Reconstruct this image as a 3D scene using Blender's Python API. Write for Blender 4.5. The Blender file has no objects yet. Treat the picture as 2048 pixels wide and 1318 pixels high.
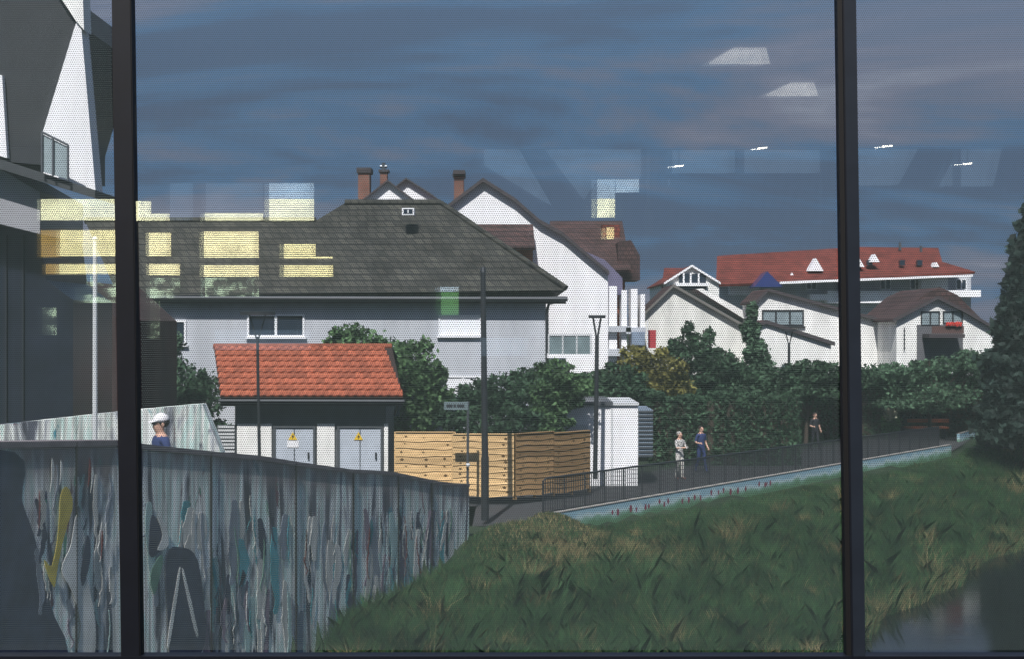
import bpy, bmesh, math, random
import numpy as np
from mathutils import Vector, Matrix
rnd = random.Random(7)
rng = np.random.default_rng(7)
S = bpy.context.scene
C = S.collection
# ------------------------------------------------------------------ camera, sky, sun, exposure
F = 2400.0                      # focal length in photograph pixels (2048 wide)
cam = bpy.data.objects.new('camera', bpy.data.cameras.new('camera'))
C.objects.link(cam); S.camera = cam
cam.data.sensor_width = 36.0; cam.data.lens = 36.0 * F / 2048
cam.data.clip_start = 0.05; cam.data.clip_end = 3000
cam.location = (0, 0, 0); cam.rotation_euler = (math.radians(90), 0, 0)
SUN_EL = math.radians(51)
TS = Vector((-0.20, -0.98, 0)).normalized()
to_sun = Vector((TS.x*math.cos(SUN_EL), TS.y*math.cos(SUN_EL), math.sin(SUN_EL)))
W = bpy.data.worlds.new('World'); S.world = W; W.use_nodes = True
wn = W.node_tree.nodes; wl = W.node_tree.links
bg = wn['Background']; bg.inputs[1].default_value = 0.085
sky = wn.new('ShaderNodeTexSky'); sky.sky_type = 'NISHITA'; sky.sun_disc = False
sky.sun_elevation = SUN_EL; sky.sun_rotation = math.atan2(TS.x, TS.y); sky.air_density = 1.0; sky.dust_density = 0.4; sky.ozone_density = 1.2
tc = wn.new('ShaderNodeTexCoord'); sep = wn.new('ShaderNodeSeparateXYZ'); wl.new(tc.outputs['Generated'], sep.inputs[0])
mz = wn.new('ShaderNodeMath'); mz.operation = 'ADD'; mz.inputs[1].default_value = 0.20; wl.new(sep.outputs[2], mz.inputs[0])
mm = wn.new('ShaderNodeMath'); mm.operation = 'MAXIMUM'; mm.inputs[1].default_value = 0.05; wl.new(mz.outputs[0], mm.inputs[0])
dx = wn.new('ShaderNodeMath'); dx.operation = 'DIVIDE'; wl.new(sep.outputs[0], dx.inputs[0]); wl.new(mm.outputs[0], dx.inputs[1])
dy = wn.new('ShaderNodeMath'); dy.operation = 'DIVIDE'; wl.new(sep.outputs[1], dy.inputs[0]); wl.new(mm.outputs[0], dy.inputs[1])
cb = wn.new('ShaderNodeCombineXYZ'); wl.new(dx.outputs[0], cb.inputs[0]); wl.new(dy.outputs[0], cb.inputs[1])
mp = wn.new('ShaderNodeMapping'); mp.inputs['Scale'].default_value = (0.6, 1.25, 1); mp.inputs['Location'].default_value = (7.4, 0.6, 0); mp.inputs['Rotation'].default_value = (0, 0, 0.12)
wl.new(cb.outputs[0], mp.inputs[0])
nz = wn.new('ShaderNodeTexNoise'); nz.inputs['Scale'].default_value = 0.85; nz.inputs['Detail'].default_value = 7; nz.inputs['Roughness'].default_value = 0.55; nz.inputs['Distortion'].default_value = 0.5
wl.new(mp.outputs[0], nz.inputs['Vector'])
cr = wn.new('ShaderNodeValToRGB'); cr.color_ramp.elements[0].position = 0.42; cr.color_ramp.elements[1].position = 0.72
wl.new(nz.outputs[0], cr.inputs[0])
hb = wn.new('ShaderNodeMapRange'); hb.inputs[1].default_value = 0.18; hb.inputs[2].default_value = 0.60; hb.inputs[3].default_value = 0.97; hb.inputs[4].default_value = 0.25; wl.new(sep.outputs[2], hb.inputs[0])   # cloud bank low in the sky
c0 = wn.new('ShaderNodeMath'); c0.operation = 'MULTIPLY'; c0.inputs[1].default_value = 0.80; wl.new(cr.outputs[0], c0.inputs[0])
cm = wn.new('ShaderNodeMath'); cm.operation = 'MAXIMUM'; wl.new(c0.outputs[0], cm.inputs[0]); wl.new(hb.outputs[0], cm.inputs[1])
nz2 = wn.new('ShaderNodeTexNoise'); nz2.inputs['Scale'].default_value = .8; nz2.inputs['Detail'].default_value = 8; nz2.inputs['Roughness'].default_value = 0.62; nz2.inputs['Distortion'].default_value = 1.1; wl.new(mp.outputs[0], nz2.inputs['Vector'])
cc = wn.new('ShaderNodeValToRGB'); ce = cc.color_ramp.elements
ce[0].position = 0.40; ce[0].color = (.72, 1.1, 1.8, 1); ce[1].position = 0.66; ce[1].color = (2.7, 2.85, 3.4, 1)
for p_, c_ in ((.46, (.78, 1.5, 2.55, 1)), (.51, (1.25, 1.58, 2.3, 1)), (.57, (1.7, 1.8, 2.4, 1))): q_ = ce.new(p_); q_.color = c_
wl.new(nz2.outputs[0], cc.inputs[0])
mx = wn.new('ShaderNodeMix'); mx.data_type = 'RGBA'; wl.new(cm.outputs[0], mx.inputs[0])
wl.new(sky.outputs[0], mx.inputs[6]); wl.new(cc.outputs[0], mx.inputs[7])
wl.new(mx.outputs[2], bg.inputs[0])
sun = bpy.data.objects.new('sun', bpy.data.lights.new('sun', 'SUN')); C.objects.link(sun)
sun.data.energy = 4.8; sun.data.angle = math.radians(0.5); sun.data.color = (1.0, 0.95, 0.88)
sun.rotation_euler = to_sun.to_track_quat('Z', 'Y').to_euler()
S.view_settings.view_transform = 'Standard'; S.view_settings.look = 'None'; S.view_settings.gamma = 1; S.view_settings.exposure = 0.55
S.view_settings.use_curve_mapping = False
S.cycles.max_bounces = 8; S.cycles.transparent_max_bounces = 24

# ------------------------------------------------------------------ helpers
def P(px, py, d): return Vector(((px-1024)/F*d, d, (659-py)/F*d))
GLASS_Y = 2.4
def M(px, py, d):                       # a point on the courtyard side, given where the glass shows it
    p = P(px, py, d); p.y = 2*GLASS_Y - p.y; return p

def mat(name, col, rough=0.8, var=0.0, scale=6.0, bump=0.0, metal=0.0, col2=None, spec=0.3, stretch=(1, 1, 1), detail=6, island=0.0, objvar=0.0):
    m = bpy.data.materials.new(name); m.use_nodes = True
    n = m.node_tree.nodes; l = m.node_tree.links; b = n['Principled BSDF']
    b.inputs['Roughness'].default_value = rough; b.inputs['Metallic'].default_value = metal
    b.inputs['Specular IOR Level'].default_value = spec
    b.inputs['Base Color'].default_value = (*col, 1)
    if var or col2 or bump:
        t = n.new('ShaderNodeTexCoord'); mpn = n.new('ShaderNodeMapping'); mpn.inputs['Scale'].default_value = stretch
        l.new(t.outputs['Object'], mpn.inputs[0])
        z = n.new('ShaderNodeTexNoise'); z.inputs['Scale'].default_value = scale; z.inputs['Detail'].default_value = detail; z.inputs['Roughness'].default_value = 0.65
        l.new(mpn.outputs[0], z.inputs['Vector'])
        r = n.new('ShaderNodeValToRGB'); r.color_ramp.elements[0].position = 0.3; r.color_ramp.elements[1].position = 0.7
        c2 = col2 or col
        r.color_ramp.elements[0].color = (*[max(0, x*(1-var)) for x in col], 1)
        r.color_ramp.elements[1].color = (*[min(1, x*(1+var)) for x in c2], 1)
        l.new(z.outputs[0], r.inputs[0])
        src = r.outputs[0]
        if island:
            g = n.new('ShaderNodeNewGeometry'); mr = n.new('ShaderNodeMapRange'); mr.inputs[3].default_value = 1-island; mr.inputs[4].default_value = 1+island
            l.new(g.outputs['Random Per Island'], mr.inputs[0])
            mu = n.new('ShaderNodeMix'); mu.data_type = 'RGBA'; mu.blend_type = 'MULTIPLY'; mu.inputs[0].default_value = 1
            l.new(src, mu.inputs[6]); l.new(mr.outputs[0], mu.inputs[7]); src = mu.outputs[2]
        if objvar:
            oi = n.new('ShaderNodeObjectInfo'); mo = n.new('ShaderNodeMapRange'); mo.inputs[3].default_value = 1-objvar; mo.inputs[4].default_value = 1+objvar; l.new(oi.outputs['Random'], mo.inputs[0])
            mv = n.new('ShaderNodeMix'); mv.data_type = 'RGBA'; mv.blend_type = 'MULTIPLY'; mv.inputs[0].default_value = 1; l.new(src, mv.inputs[6]); l.new(mo.outputs[0], mv.inputs[7]); src = mv.outputs[2]
        l.new(src, b.inputs['Base Color'])
        if bump:
            bp = n.new('ShaderNodeBump'); bp.inputs['Strength'].default_value = bump; bp.inputs['Distance'].default_value = 0.05
            l.new(z.outputs[0], bp.inputs['Height']); l.new(bp.outputs[0], b.inputs['Normal'])
    return m

def roofmat(name, c1, c2, mortar, w=0.28, h=0.22):
    """rows of roof tiles laid over world x / height"""
    m = bpy.data.materials.new(name); m.use_nodes = True
    n = m.node_tree.nodes; l = m.node_tree.links; b = n['Principled BSDF']; b.inputs['Roughness'].default_value = 0.85; b.inputs['Specular IOR Level'].default_value = 0.2
    t = n.new('ShaderNodeTexCoord'); s = n.new('ShaderNodeSeparateXYZ'); l.new(t.outputs['Object'], s.inputs[0])
    a = n.new('ShaderNodeMath'); a.operation = 'ADD'; l.new(s.outputs[0], a.inputs[0]); l.new(s.outputs[1], a.inputs[1])
    c = n.new('ShaderNodeCombineXYZ'); l.new(a.outputs[0], c.inputs[0]); l.new(s.outputs[2], c.inputs[1])
    k = n.new('ShaderNodeTexBrick'); k.inputs['Scale'].default_value = 1.0; k.inputs['Brick Width'].default_value = w; k.inputs['Row Height'].default_value = h; k.inputs['Mortar Size'].default_value = 0.022
    k.inputs['Color1'].default_value = (*c1, 1); k.inputs['Color2'].default_value = (*c2, 1); k.inputs['Mortar'].default_value = (*mortar, 1)
    l.new(c.outputs[0], k.inputs['Vector'])
    z = n.new('ShaderNodeTexNoise'); z.inputs['Scale'].default_value = 1.3; z.inputs['Detail'].default_value = 8; l.new(t.outputs['Object'], z.inputs['Vector'])
    mr = n.new('ShaderNodeMapRange'); mr.inputs[1].default_value = .3; mr.inputs[2].default_value = .7; mr.inputs[3].default_value = .65; mr.inputs[4].default_value = 1.3; l.new(z.outputs[0], mr.inputs[0])
    mu = n.new('ShaderNodeMix'); mu.data_type = 'RGBA'; mu.blend_type = 'MULTIPLY'; mu.inputs[0].default_value = 1
    l.new(k.outputs[0], mu.inputs[6]); l.new(mr.outputs[0], mu.inputs[7]); l.new(mu.outputs[2], b.inputs['Base Color'])
    bp = n.new('ShaderNodeBump'); bp.inputs['Strength'].default_value = 0.7; bp.inputs['Distance'].default_value = 0.04; bp.invert = True
    l.new(k.outputs['Fac'], bp.inputs['Height']); l.new(bp.outputs[0], b.inputs['Normal'])
    return m

def emit(name, col, st, speck=False):
    m = bpy.data.materials.new(name); m.use_nodes = True; n = m.node_tree.nodes; l = m.node_tree.links
    n.remove(n['Principled BSDF']); e = n.new('ShaderNodeEmission'); e.inputs[0].default_value = (*col, 1); e.inputs[1].default_value = st
    t = n.new('ShaderNodeTexCoord'); z = n.new('ShaderNodeTexNoise'); z.inputs['Scale'].default_value = 5; z.inputs['Detail'].default_value = 6; l.new(t.outputs['Object'], z.inputs['Vector'])
    mr = n.new('ShaderNodeMapRange'); mr.inputs[1].default_value = .3; mr.inputs[2].default_value = .7; mr.inputs[3].default_value = st*(.35 if speck else .75); mr.inputs[4].default_value = st*1.15
    if speck: mr.inputs[1].default_value = .5; mr.inputs[2].default_value = .62; mr.inputs[3].default_value = st*.05; z.inputs['Scale'].default_value = 9
    l.new(z.outputs[0], mr.inputs[0]); l.new(mr.outputs[0], e.inputs[1])
    l.new(e.outputs[0], n['Material Output'].inputs[0]); return m

ORG = {}                                  # world origin of each object's vertices
def tag(o, label=None, cat=None, group=None, kind=None):
    if label: o['label'] = label
    if cat: o['category'] = cat
    if group: o['group'] = group
    if kind: o['kind'] = kind
    return o
def thing(name, label, cat, loc, group=None):
    o = bpy.data.objects.new(name, None); C.objects.link(o); o.location = loc; o.empty_display_size = 0.2
    ORG[o.name] = Vector(loc); return tag(o, label, cat, group)
def mesh(name, verts, faces, m, parent=None, smooth=False, origin=None, fix=True):
    org = ORG[parent.name] if parent else Vector(origin or (0, 0, 0))
    me = bpy.data.meshes.new(name)
    me.from_pydata([tuple(Vector(v)-org) for v in verts], [], faces); me.update()
    if fix:
        bm = bmesh.new(); bm.from_mesh(me); bmesh.ops.recalc_face_normals(bm, faces=bm.faces); bm.to_mesh(me); bm.free()
    if m: me.materials.append(m)
    if smooth: me.polygons.foreach_set('use_smooth', [True]*len(me.polygons))
    o = bpy.data.objects.new(name, me); C.objects.link(o)
    if parent: o.parent = parent
    else: o.location = org
    ORG[o.name] = org
    return o
class MB:
    def __init__(s): s.v = []; s.f = []
    def add(s, v, f):
        k = len(s.v); s.v += [Vector(x) for x in v]; s.f += [tuple(i+k for i in q) for q in f]; return s
    def box(s, a, b):
        x0, y0, z0 = a; x1, y1, z1 = b
        return s.add([(x0,y0,z0),(x1,y0,z0),(x1,y1,z0),(x0,y1,z0),(x0,y0,z1),(x1,y0,z1),(x1,y1,z1),(x0,y1,z1)],
                     [(0,3,2,1),(4,5,6,7),(0,1,5,4),(1,2,6,5),(2,3,7,6),(3,0,4,7)])
    def prism(s, pts, d, depth):            # outline in photograph pixels at distance d, pulled back by depth metres
        a = [P(x, y, d) for x, y in pts]; n = len(a)
        return s.add(a+[v+Vector((0, depth, 0)) for v in a],
                     [tuple(range(n)), tuple(range(2*n-1, n-1, -1))]+[(i, (i+1) % n, n+(i+1) % n, n+i) for i in range(n)])
    def rect(s, x0, y0, x1, y1, d, depth): return s.prism([(x0,y0),(x1,y0),(x1,y1),(x0,y1)], d, depth)
    def mrect(s, x0, y0, x1, y1, d, depth): # the same on the courtyard side of the glass
        a = M(x0, y0, d); b = M(x1, y1, d)
        return s.box((a.x, a.y-depth, b.z), (b.x, a.y, a.z))
    def tube(s, pts, r, k=8, r1=None):
        pts = [Vector(p) for p in pts]; n = len(pts); vs = []; fs = []
        for i, p in enumerate(pts):
            t = (pts[min(i+1, n-1)]-pts[max(i-1, 0)]).normalized()
            u = t.orthogonal().normalized() if abs(t.z) < .95 else Vector((1, 0, 0)); u = (u-t*u.dot(t)).normalized(); w = t.cross(u)
            rr = r if r1 is None else r+(r1-r)*i/(n-1)
            vs += [p+(u*math.cos(a)+w*math.sin(a))*rr for a in [2*math.pi*j/k for j in range(k)]]
        for i in range(n-1):
            fs += [(i*k+j, i*k+(j+1) % k, (i+1)*k+(j+1) % k, (i+1)*k+j) for j in range(k)]
        fs += [tuple(range(k-1, -1, -1)), tuple(range((n-1)*k, n*k))]
        return s.add(vs, fs)
    def slab(s, quad, th):                   # four points, thickened along the normal
        q = [Vector(p) for p in quad]; nn = (q[1]-q[0]).cross(q[-1]-q[0]).normalized()
        if nn.z < 0: nn = -nn
        n = len(q)
        return s.add(q+[p+nn*th for p in q], [tuple(range(n)), tuple(range(2*n-1, n-1, -1))]+[(i, (i+1) % n, n+(i+1) % n, n+i) for i in range(n)])
    def sphere(s, c, r, k=10):
        vs = []; fs = []; c = Vector(c); r = Vector(r) if not isinstance(r, (int, float)) else Vector((r, r, r)); R = k//2
        for i in range(R+1):
            th = math.pi*i/R
            vs += [c+Vector((r.x*math.sin(th)*math.cos(2*math.pi*j/k), r.y*math.sin(th)*math.sin(2*math.pi*j/k), r.z*math.cos(th))) for j in range(k)]
        for i in range(R): fs += [(i*k+j, i*k+(j+1) % k, (i+1)*k+(j+1) % k, (i+1)*k+j) for j in range(k)]
        return s.add(vs, fs)
    def build(s, name, m, parent=None, **kw): return mesh(name, s.v, s.f, m, parent, **kw)

# ------------------------------------------------------------------ materials
WHITE = mat('white_render', (.82, .81, .82), .9, .11, .9, .02, stretch=(1.5, 1.5, .22))
GREYW = mat('grey_render', (.46, .475, .51), .9, .14, .7, .03, stretch=(1.4, 1.4, .3))
CREAM = mat('cream_render', (.69, .68, .64), .9, .24, .8, .03, stretch=(1.4, 1.4, .3))
CREAM2 = mat('pale_cream_render', (.77, .76, .73), .9, .22, .8, .03, stretch=(1.4, 1.4, .3))
DARKROOF = roofmat('dark_grey_tiles', (.036, .036, .032), (.062, .060, .050), (.018, .018, .018))
REDROOF = roofmat('red_tiles', (.15, .036, .026), (.20, .048, .034), (.07, .02, .02))
BROWNROOF = roofmat('brown_red_tiles', (.062, .038, .038), (.090, .048, .045), (.025, .018, .018))
VERGE = mat('verge_dark', (.055, .045, .05), .8, .2, 4)
BRICK = roofmat('chimney_brick', (.30, .085, .045), (.24, .065, .04), (.16, .12, .1), .24, .09)
DARK = mat('dark_paint', (.018, .02, .024), .6, .2, 3)
STEEL = mat('grey_steel', (.13, .14, .155), .45, .1, 5, 0, .6)
DSTEEL = mat('dark_steel', (.035, .038, .045), .5, .1, 5, 0, .4)
LSTEEL = mat('pale_steel', (.55, .56, .57), .5, .08, 5)
PANE = mat('window_pane', (.02, .03, .045), .08, spec=.6)
PANEL = mat('curtained_pane', (.22, .27, .29), .2, .2, 3, spec=.6)
WFRAME = mat('white_frame', (.78, .78, .80), .5)
TILE = mat('terracotta_tile', (.26, .060, .030), .8, .35, 3, .05, col2=(.33, .095, .048), objvar=.24)
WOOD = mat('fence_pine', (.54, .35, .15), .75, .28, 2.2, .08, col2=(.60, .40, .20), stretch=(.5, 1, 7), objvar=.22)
WOOD_SHADED = mat('fence_pine_shaded', (.24, .145, .065), .8, .35, 2.2, .08, stretch=(.5, .5, 7), objvar=.3)  # darker copy of the pine; weaker sun on the turned panels painted in
KNOT = mat('wood_knot', (.10, .055, .02), .8)
ALU = mat('anodised_black', (.004, .005, .009), .45, .25, 9, spec=.35)
GASKET = mat('rubber_gasket', (.004, .004, .005), .6)
ALUEDGE = mat('blue_grey_trim', (.012, .016, .024), .35, .2, 8, spec=.5)
DOORGREY = mat('door_grey', (.44, .48, .54), .55, .10, 2.0, .01)
ASPH = mat('asphalt', (.045, .046, .05), .9, .25, 9, .1)
SKIN = mat('skin', (.52, .31, .23), .6, .06, 8)
def leafmat(n, c, v=.35, isl=.75): return mat(n, c, .7, v, .8, col2=tuple(x*1.25 for x in c), island=isl, spec=.25)
LEAF1 = leafmat('leaf_green', (.050, .095, .038)); LEAF2 = leafmat('leaf_dark', (.026, .054, .028)); LEAF3 = leafmat('leaf_olive', (.12, .11, .03)); LEAF4 = leafmat('leaf_bluegreen', (.045, .085, .048))
NEEDLE = leafmat('needle_dark', (.014, .026, .02))
BARK = mat('bark', (.06, .045, .035), .9, .3, 6, .2)

# ------------------------------------------------------------------ ground
def wall_x(y): return -1.0-(28-y)*0.3033
def yb(x): return 30+(max(x, -3)-1.07)*1.083 if x < 17.5 else 47.8+(x-17.5)*1.9
WZ = -6.5
def stream_s(x, y):                       # distance from the water's edge, positive up the bank
    ex, ey = x-8.5, y-26.9
    return -(ex*.806-ey*.591)+.16*math.sin(y*1.1)+.09*math.sin(y*2.7+1)
def bank(x, y):
    s_ = stream_s(x, y)
    if s_ < 0: return WZ-.05+max(-.9, s_*.35)
    w_ = max(0, (min(yb(x), 80)-y)*.68); t = s_/(s_+w_+1e-6); t = t+.18*math.sin(math.pi*t)
    n = .10*math.sin(x*1.7+y*.6)+.08*math.sin(x*.6-y*1.3+1)+.05*math.sin(2.9*x+1.1*y)
    return WZ-.05+(1.42)*t+n*min(1, 4*max(0, t*(1-t)))+.55*math.exp(-((x-1.0)/.9)**2-((y-29.5)/.9)**2)+.5*math.exp(-((x+.4)/1.2)**2-((y-28.3)/1.3)**2)
def h(x, y):
    if y < 2.75: return -1.62
    if y < 34 and x < -.9 and x < wall_x(y)-.15:       # raised lane behind the painted wall
        t = min(1, max(0, (y-20)/9)); return -2.98-1.97*t
    if y < 9: return max(-7.4, -1.7-(y-2.75)*2.2)
    if y < yb(x): return bank(x, y)
    return -4.97
xs = np.unique(np.concatenate([np.linspace(-900, -24, 14), np.arange(-24, -8, .8), np.arange(-8, 6, .25), np.arange(6, 40, .6), np.linspace(40, 900, 16)]))
ys = np.unique(np.concatenate([np.linspace(-300, -2, 14), np.array([2.7, 2.76]), np.arange(3, 30, .3), np.arange(30, 80, .6), np.linspace(80, 1600, 20)]))
gv = [(x, y, h(x, y)) for y in ys for x in xs]; nx = len(xs)
gf = [(j*nx+i, j*nx+i+1, (j+1)*nx+i+1, (j+1)*nx+i) for j in range(len(ys)-1) for i in range(nx-1)]
EARTH = mat('meadow_ground', (.010, .026, .012), .95, .4, .6, .3, col2=(.022, .038, .018))
tag(mesh('ground', gv, gf, EARTH, smooth=True, fix=False), kind='structure')
# terrace slab in front of the pavilion, road, path
tag(MB().box((-14, -9, -1.75), (14, 2.62, -1.6)).build('terrace', mat('terrace_paving', (.10, .10, .10), .8, .15, 2)), kind='structure')
rv = []; rf = []
k = 0
for i in range(60):
    x = -14+i*1.1; y0 = yb(x)+.25 if x > 1 else 30.2; y1 = y0+7.5
    rv += [(x, y0, -4.95), (x, y1, -4.95)]
    if i: rf.append((2*i-2, 2*i, 2*i+1, 2*i-1))
tag(mesh('road', rv, rf, ASPH, fix=False), kind='structure')
# stream, lower right
WATER = mat('stream_water', (.006, .009, .009), .06, .2, 1.5, .06, spec=.5, stretch=(1, 1.6, 1))
wv_ = []; wf_ = []
for i, y in enumerate(np.arange(3.5, 70, 1.5)):
    x0 = max(wall_x(y)-.1, -7.5) if y < 24 else 7.8+(y-26.9)*.733-2.5
    wv_ += [(x0, y, WZ), (x0+22, y, WZ)]
    if i: wf_.append((2*i-2, 2*i-1, 2*i+1, 2*i))
tag(mesh('water', wv_, wf_, WATER, fix=False), kind='structure')

# ------------------------------------------------------------------ glass wall
def lean(px, py): return px+(py-659)*.0143
LEFT_M, RIGHT_M = (237, 272), (1683, 1719)
def glassmat(refl=.13, tint=(.92, .95, 1.0, 1)):
    m = bpy.data.materials.new('facade_glass'); m.use_nodes = True; n = m.node_tree.nodes; l = m.node_tree.links
    n.remove(n['Principled BSDF'])
    t = n.new('ShaderNodeBsdfTransparent'); t.inputs[0].default_value = tint
    g = n.new('ShaderNodeBsdfGlossy'); g.inputs['Roughness'].default_value = 0.0; g.inputs[0].default_value = (.95, .97, 1, 1)
    x = n.new('ShaderNodeMixShader'); x.inputs[0].default_value = refl
    l.new(t.outputs[0], x.inputs[1]); l.new(g.outputs[0], x.inputs[2]); l.new(x.outputs[0], n['Material Output'].inputs[0]); return m
def dotmat():
    m = bpy.data.materials.new('ceramic_dots'); m.use_nodes = True; n = m.node_tree.nodes; l = m.node_tree.links
    n.remove(n['Principled BSDF'])
    t = n.new('ShaderNodeBsdfTransparent')
    g = n.new('ShaderNodeBsdfDiffuse'); g.inputs[0].default_value = (.092, .122, .124, 1)
    x = n.new('ShaderNodeMixShader'); x.inputs[0].default_value = 0.55
    l.new(t.outputs[0], x.inputs[1]); l.new(g.outputs[0], x.inputs[2]); l.new(x.outputs[0], n['Material Output'].inputs[0]); return m
GLASS, GLASS2, DOTS = glassmat(), glassmat(.05, (.98, .99, 1, 1)), dotmat()
TOPY, BOTY = -420, 1306
def glass_panel(x0, x1, label, dx0, dx1):
    z = lambda py: P(0, py, GLASS_Y).z
    X = lambda px, py: P(lean(px, py), py, GLASS_Y).x
    t = thing('glass_panel', label, 'window', (X((x0+x1)/2, BOTY), GLASS_Y, z(BOTY)), 'dotted glass panels of the facade')
    b = MB(); v = [(X(x0, TOPY), GLASS_Y, z(TOPY)), (X(x1, TOPY), GLASS_Y, z(TOPY)), (X(x1, BOTY), GLASS_Y, z(BOTY)), (X(x0, BOTY), GLASS_Y, z(BOTY))]
    b.add(v, [(3, 2, 1, 0)]); b.build('glass', GLASS, t, fix=False)
    c_ = Vector((t.location.x, GLASS_Y+.032, 0)); rot = Matrix.Rotation(math.radians(.16), 3, 'Z')
    v2 = [rot @ (Vector((q[0], GLASS_Y+.032, q[2]))-c_)+c_ for q in v]
    MB().add(v2, [(3, 2, 1, 0)]).build('inner_glass', GLASS2, t, fix=False)
    # printed dots: staggered rows
    px, py, r = 4.41, 4.26, 1.55
    rows = np.arange(TOPY, BOTY-9, py); A = np.linspace(0, 2*math.pi, 7)[:-1]+.2
    cx = []; cy = []
    for k, yy in enumerate(rows):
        q = np.arange(x0+dx0+(k % 2)*px/2, x1-dx1, px); cx.append(q+(yy-659)*.0143); cy.append(np.full(len(q), yy))
    cx = np.concatenate(cx); cy = np.concatenate(cy); N = len(cx)
    vx = (cx[:, None]+r*np.cos(A)[None]-1024)/F*GLASS_Y; vz = (659-cy[:, None]-r*np.sin(A)[None])/F*GLASS_Y
    co = np.stack([vx-t.location.x, np.full_like(vx, -.005), vz-t.location.z], -1).reshape(-1, 3)
    me = bpy.data.meshes.new('frit_dots'); me.vertices.add(N*6); me.vertices.foreach_set('co', co.ravel().astype(np.float32))
    me.loops.add(N*6); me.loops.foreach_set('vertex_index', np.arange(N*6, dtype=np.int32))
    me.polygons.add(N); me.polygons.foreach_set('loop_start', np.arange(0, N*6, 6, dtype=np.int32)); me.polygons.foreach_set('loop_total', np.full(N, 6, dtype=np.int32))
    me.update(calc_edges=True); me.materials.append(DOTS)
    o = bpy.data.objects.new('frit_dots', me); C.objects.link(o); o.parent = t; tag(o, kind='stuff')
glass_panel(-420, 238, 'dotted glass panel left of the left black mullion', 10, 6)
glass_panel(271, 1684, 'wide dotted glass panel between the two black mullions', 13, 9)
glass_panel(1718, 2420, 'dotted glass panel right of the right black mullion', 3, 8)
def mull(name, x0, x1, label, right=False):
    t = thing(name, label, 'mullion', P(lean((x0+x1)/2, BOTY), BOTY, GLASS_Y), 'black mullions of the glass facade')
    def bar(a, b, y0, y1, nm, m):
        v = []
        for py in (TOPY, BOTY+6):
            for px_, yy in ((a, y0), (b, y0), (b, y1), (a, y1)):
                q = P(lean(px_, py), py, GLASS_Y); v.append((q.x, yy, q.z))
        mesh(nm, v, [(0,1,2,3),(4,7,6,5),(0,4,5,1),(1,5,6,2),(2,6,7,3),(3,7,4,0)], m, t)
    if right:
        bar(x0, x0+9, GLASS_Y-.004, GLASS_Y+.02, 'gasket', GASKET)
        bar(x0+9, x1, GLASS_Y-.009, GLASS_Y+.02, 'profile', ALUEDGE)
        bar(x0+9.5, x0+11.5, GLASS_Y-.011, GLASS_Y-.009, 'trim', ALU)
        bar(x1-2.5, x1+1, GLASS_Y-.004, GLASS_Y+.02, 'gasket', GASKET)
    else:
        bar(x0, x1, GLASS_Y-.009, GLASS_Y+.02, 'profile', ALU)
        bar(x0-2, x0, GLASS_Y-.007, GLASS_Y+.02, 'gasket', GASKET)
        bar(x1, x1+1.5, GLASS_Y-.007, GLASS_Y+.02, 'gasket', GASKET)
mull('mullion', *LEFT_M, 'black upright mullion on the left of the facade')
mull('mullion', *RIGHT_M, 'black upright mullion with a dark blue face on the right', True)
b = MB(); z0 = P(0, BOTY, GLASS_Y).z
tr = thing('transom', 'black horizontal bottom rail under the glass panels', 'transom', (0, GLASS_Y, z0-.06))
b.box((-1.5, GLASS_Y-.01, z0-.12), (1.5, GLASS_Y+.02, z0-.004)).build('profile', ALU, tr)
MB().box((-1.5, GLASS_Y-.02, z0-1.0), (1.5, GLASS_Y+.03, z0-.125)).build('spandrel', DARK, tr)

# ------------------------------------------------------------------ added pavilion across the terrace, mirrored in place of the room behind the glass
INT = mat('pavilion_dark_wall', (.030, .032, .036), .8, .2, 1)
pav = thing('pavilion', 'added dark pavilion with glowing yellow panels mirrored in the glass', 'building', (0, -8.2, -1.6))
MB().box((-13, -8.8, -1.6), (13, -8.25, 2.1)).build('wall', INT, pav)
MB().box((-13, -8.8, 1.98), (13, -1.15, 2.16)).build('canopy', INT, pav)  # added; its dark underside keeps mirrored sky off the glass
for px in (700, 1300, 1660):
    MB().mrect(px, 300, px+36, 1300, 12.0, .3).build('column', INT, pav)
YEL = emit('yellow_glow', (1.0, .88, .42), 4.4); CRM = emit('cream_glow', (1.0, .96, .58), 4.6); WRM = emit('warm_cream_glow', (1.0, .88, .46), 4.8); PAL = emit('pale_glow', (.72, .90, 1.0), 1.9); DIM = emit('dim_glow', (.45, .65, .85), .42); GRN = emit('green_glow', (.25, .62, .2), 1.8); ORG_ = emit('orange_glow', (.8, .5, .12), 2.2)  # glow painted in for daylight on the facade and sky beyond
GDN = emit('garden_glow', (.75, .95, .62), 2.6, True)  # daylit garden painted as a speckled glow
glow_panels = [(82,398,238,440,CRM),(120,460,238,512,YEL),(82,460,120,514,ORG_),(118,528,238,548,YEL),(92,528,118,548,ORG_),
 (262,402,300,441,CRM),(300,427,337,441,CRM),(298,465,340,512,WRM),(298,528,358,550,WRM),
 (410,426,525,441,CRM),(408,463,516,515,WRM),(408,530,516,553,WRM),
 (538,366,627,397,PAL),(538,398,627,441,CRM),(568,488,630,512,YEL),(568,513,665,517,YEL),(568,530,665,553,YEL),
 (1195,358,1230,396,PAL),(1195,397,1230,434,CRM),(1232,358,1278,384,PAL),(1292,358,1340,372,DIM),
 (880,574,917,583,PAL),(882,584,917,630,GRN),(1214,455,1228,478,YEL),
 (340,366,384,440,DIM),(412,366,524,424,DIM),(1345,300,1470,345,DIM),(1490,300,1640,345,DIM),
 (410,556,516,594,GDN),(300,556,358,596,GDN),(300,602,318,680,GDN),(180,552,238,572,GDN),(500,680,600,700,DIM),(430,660,620,700,DIM),(880,640,960,672,DIM),(960,676,1055,712,DIM),(700,676,735,712,DIM),(85,615,110,670,GDN),(150,575,238,605,GDN)]
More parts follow.
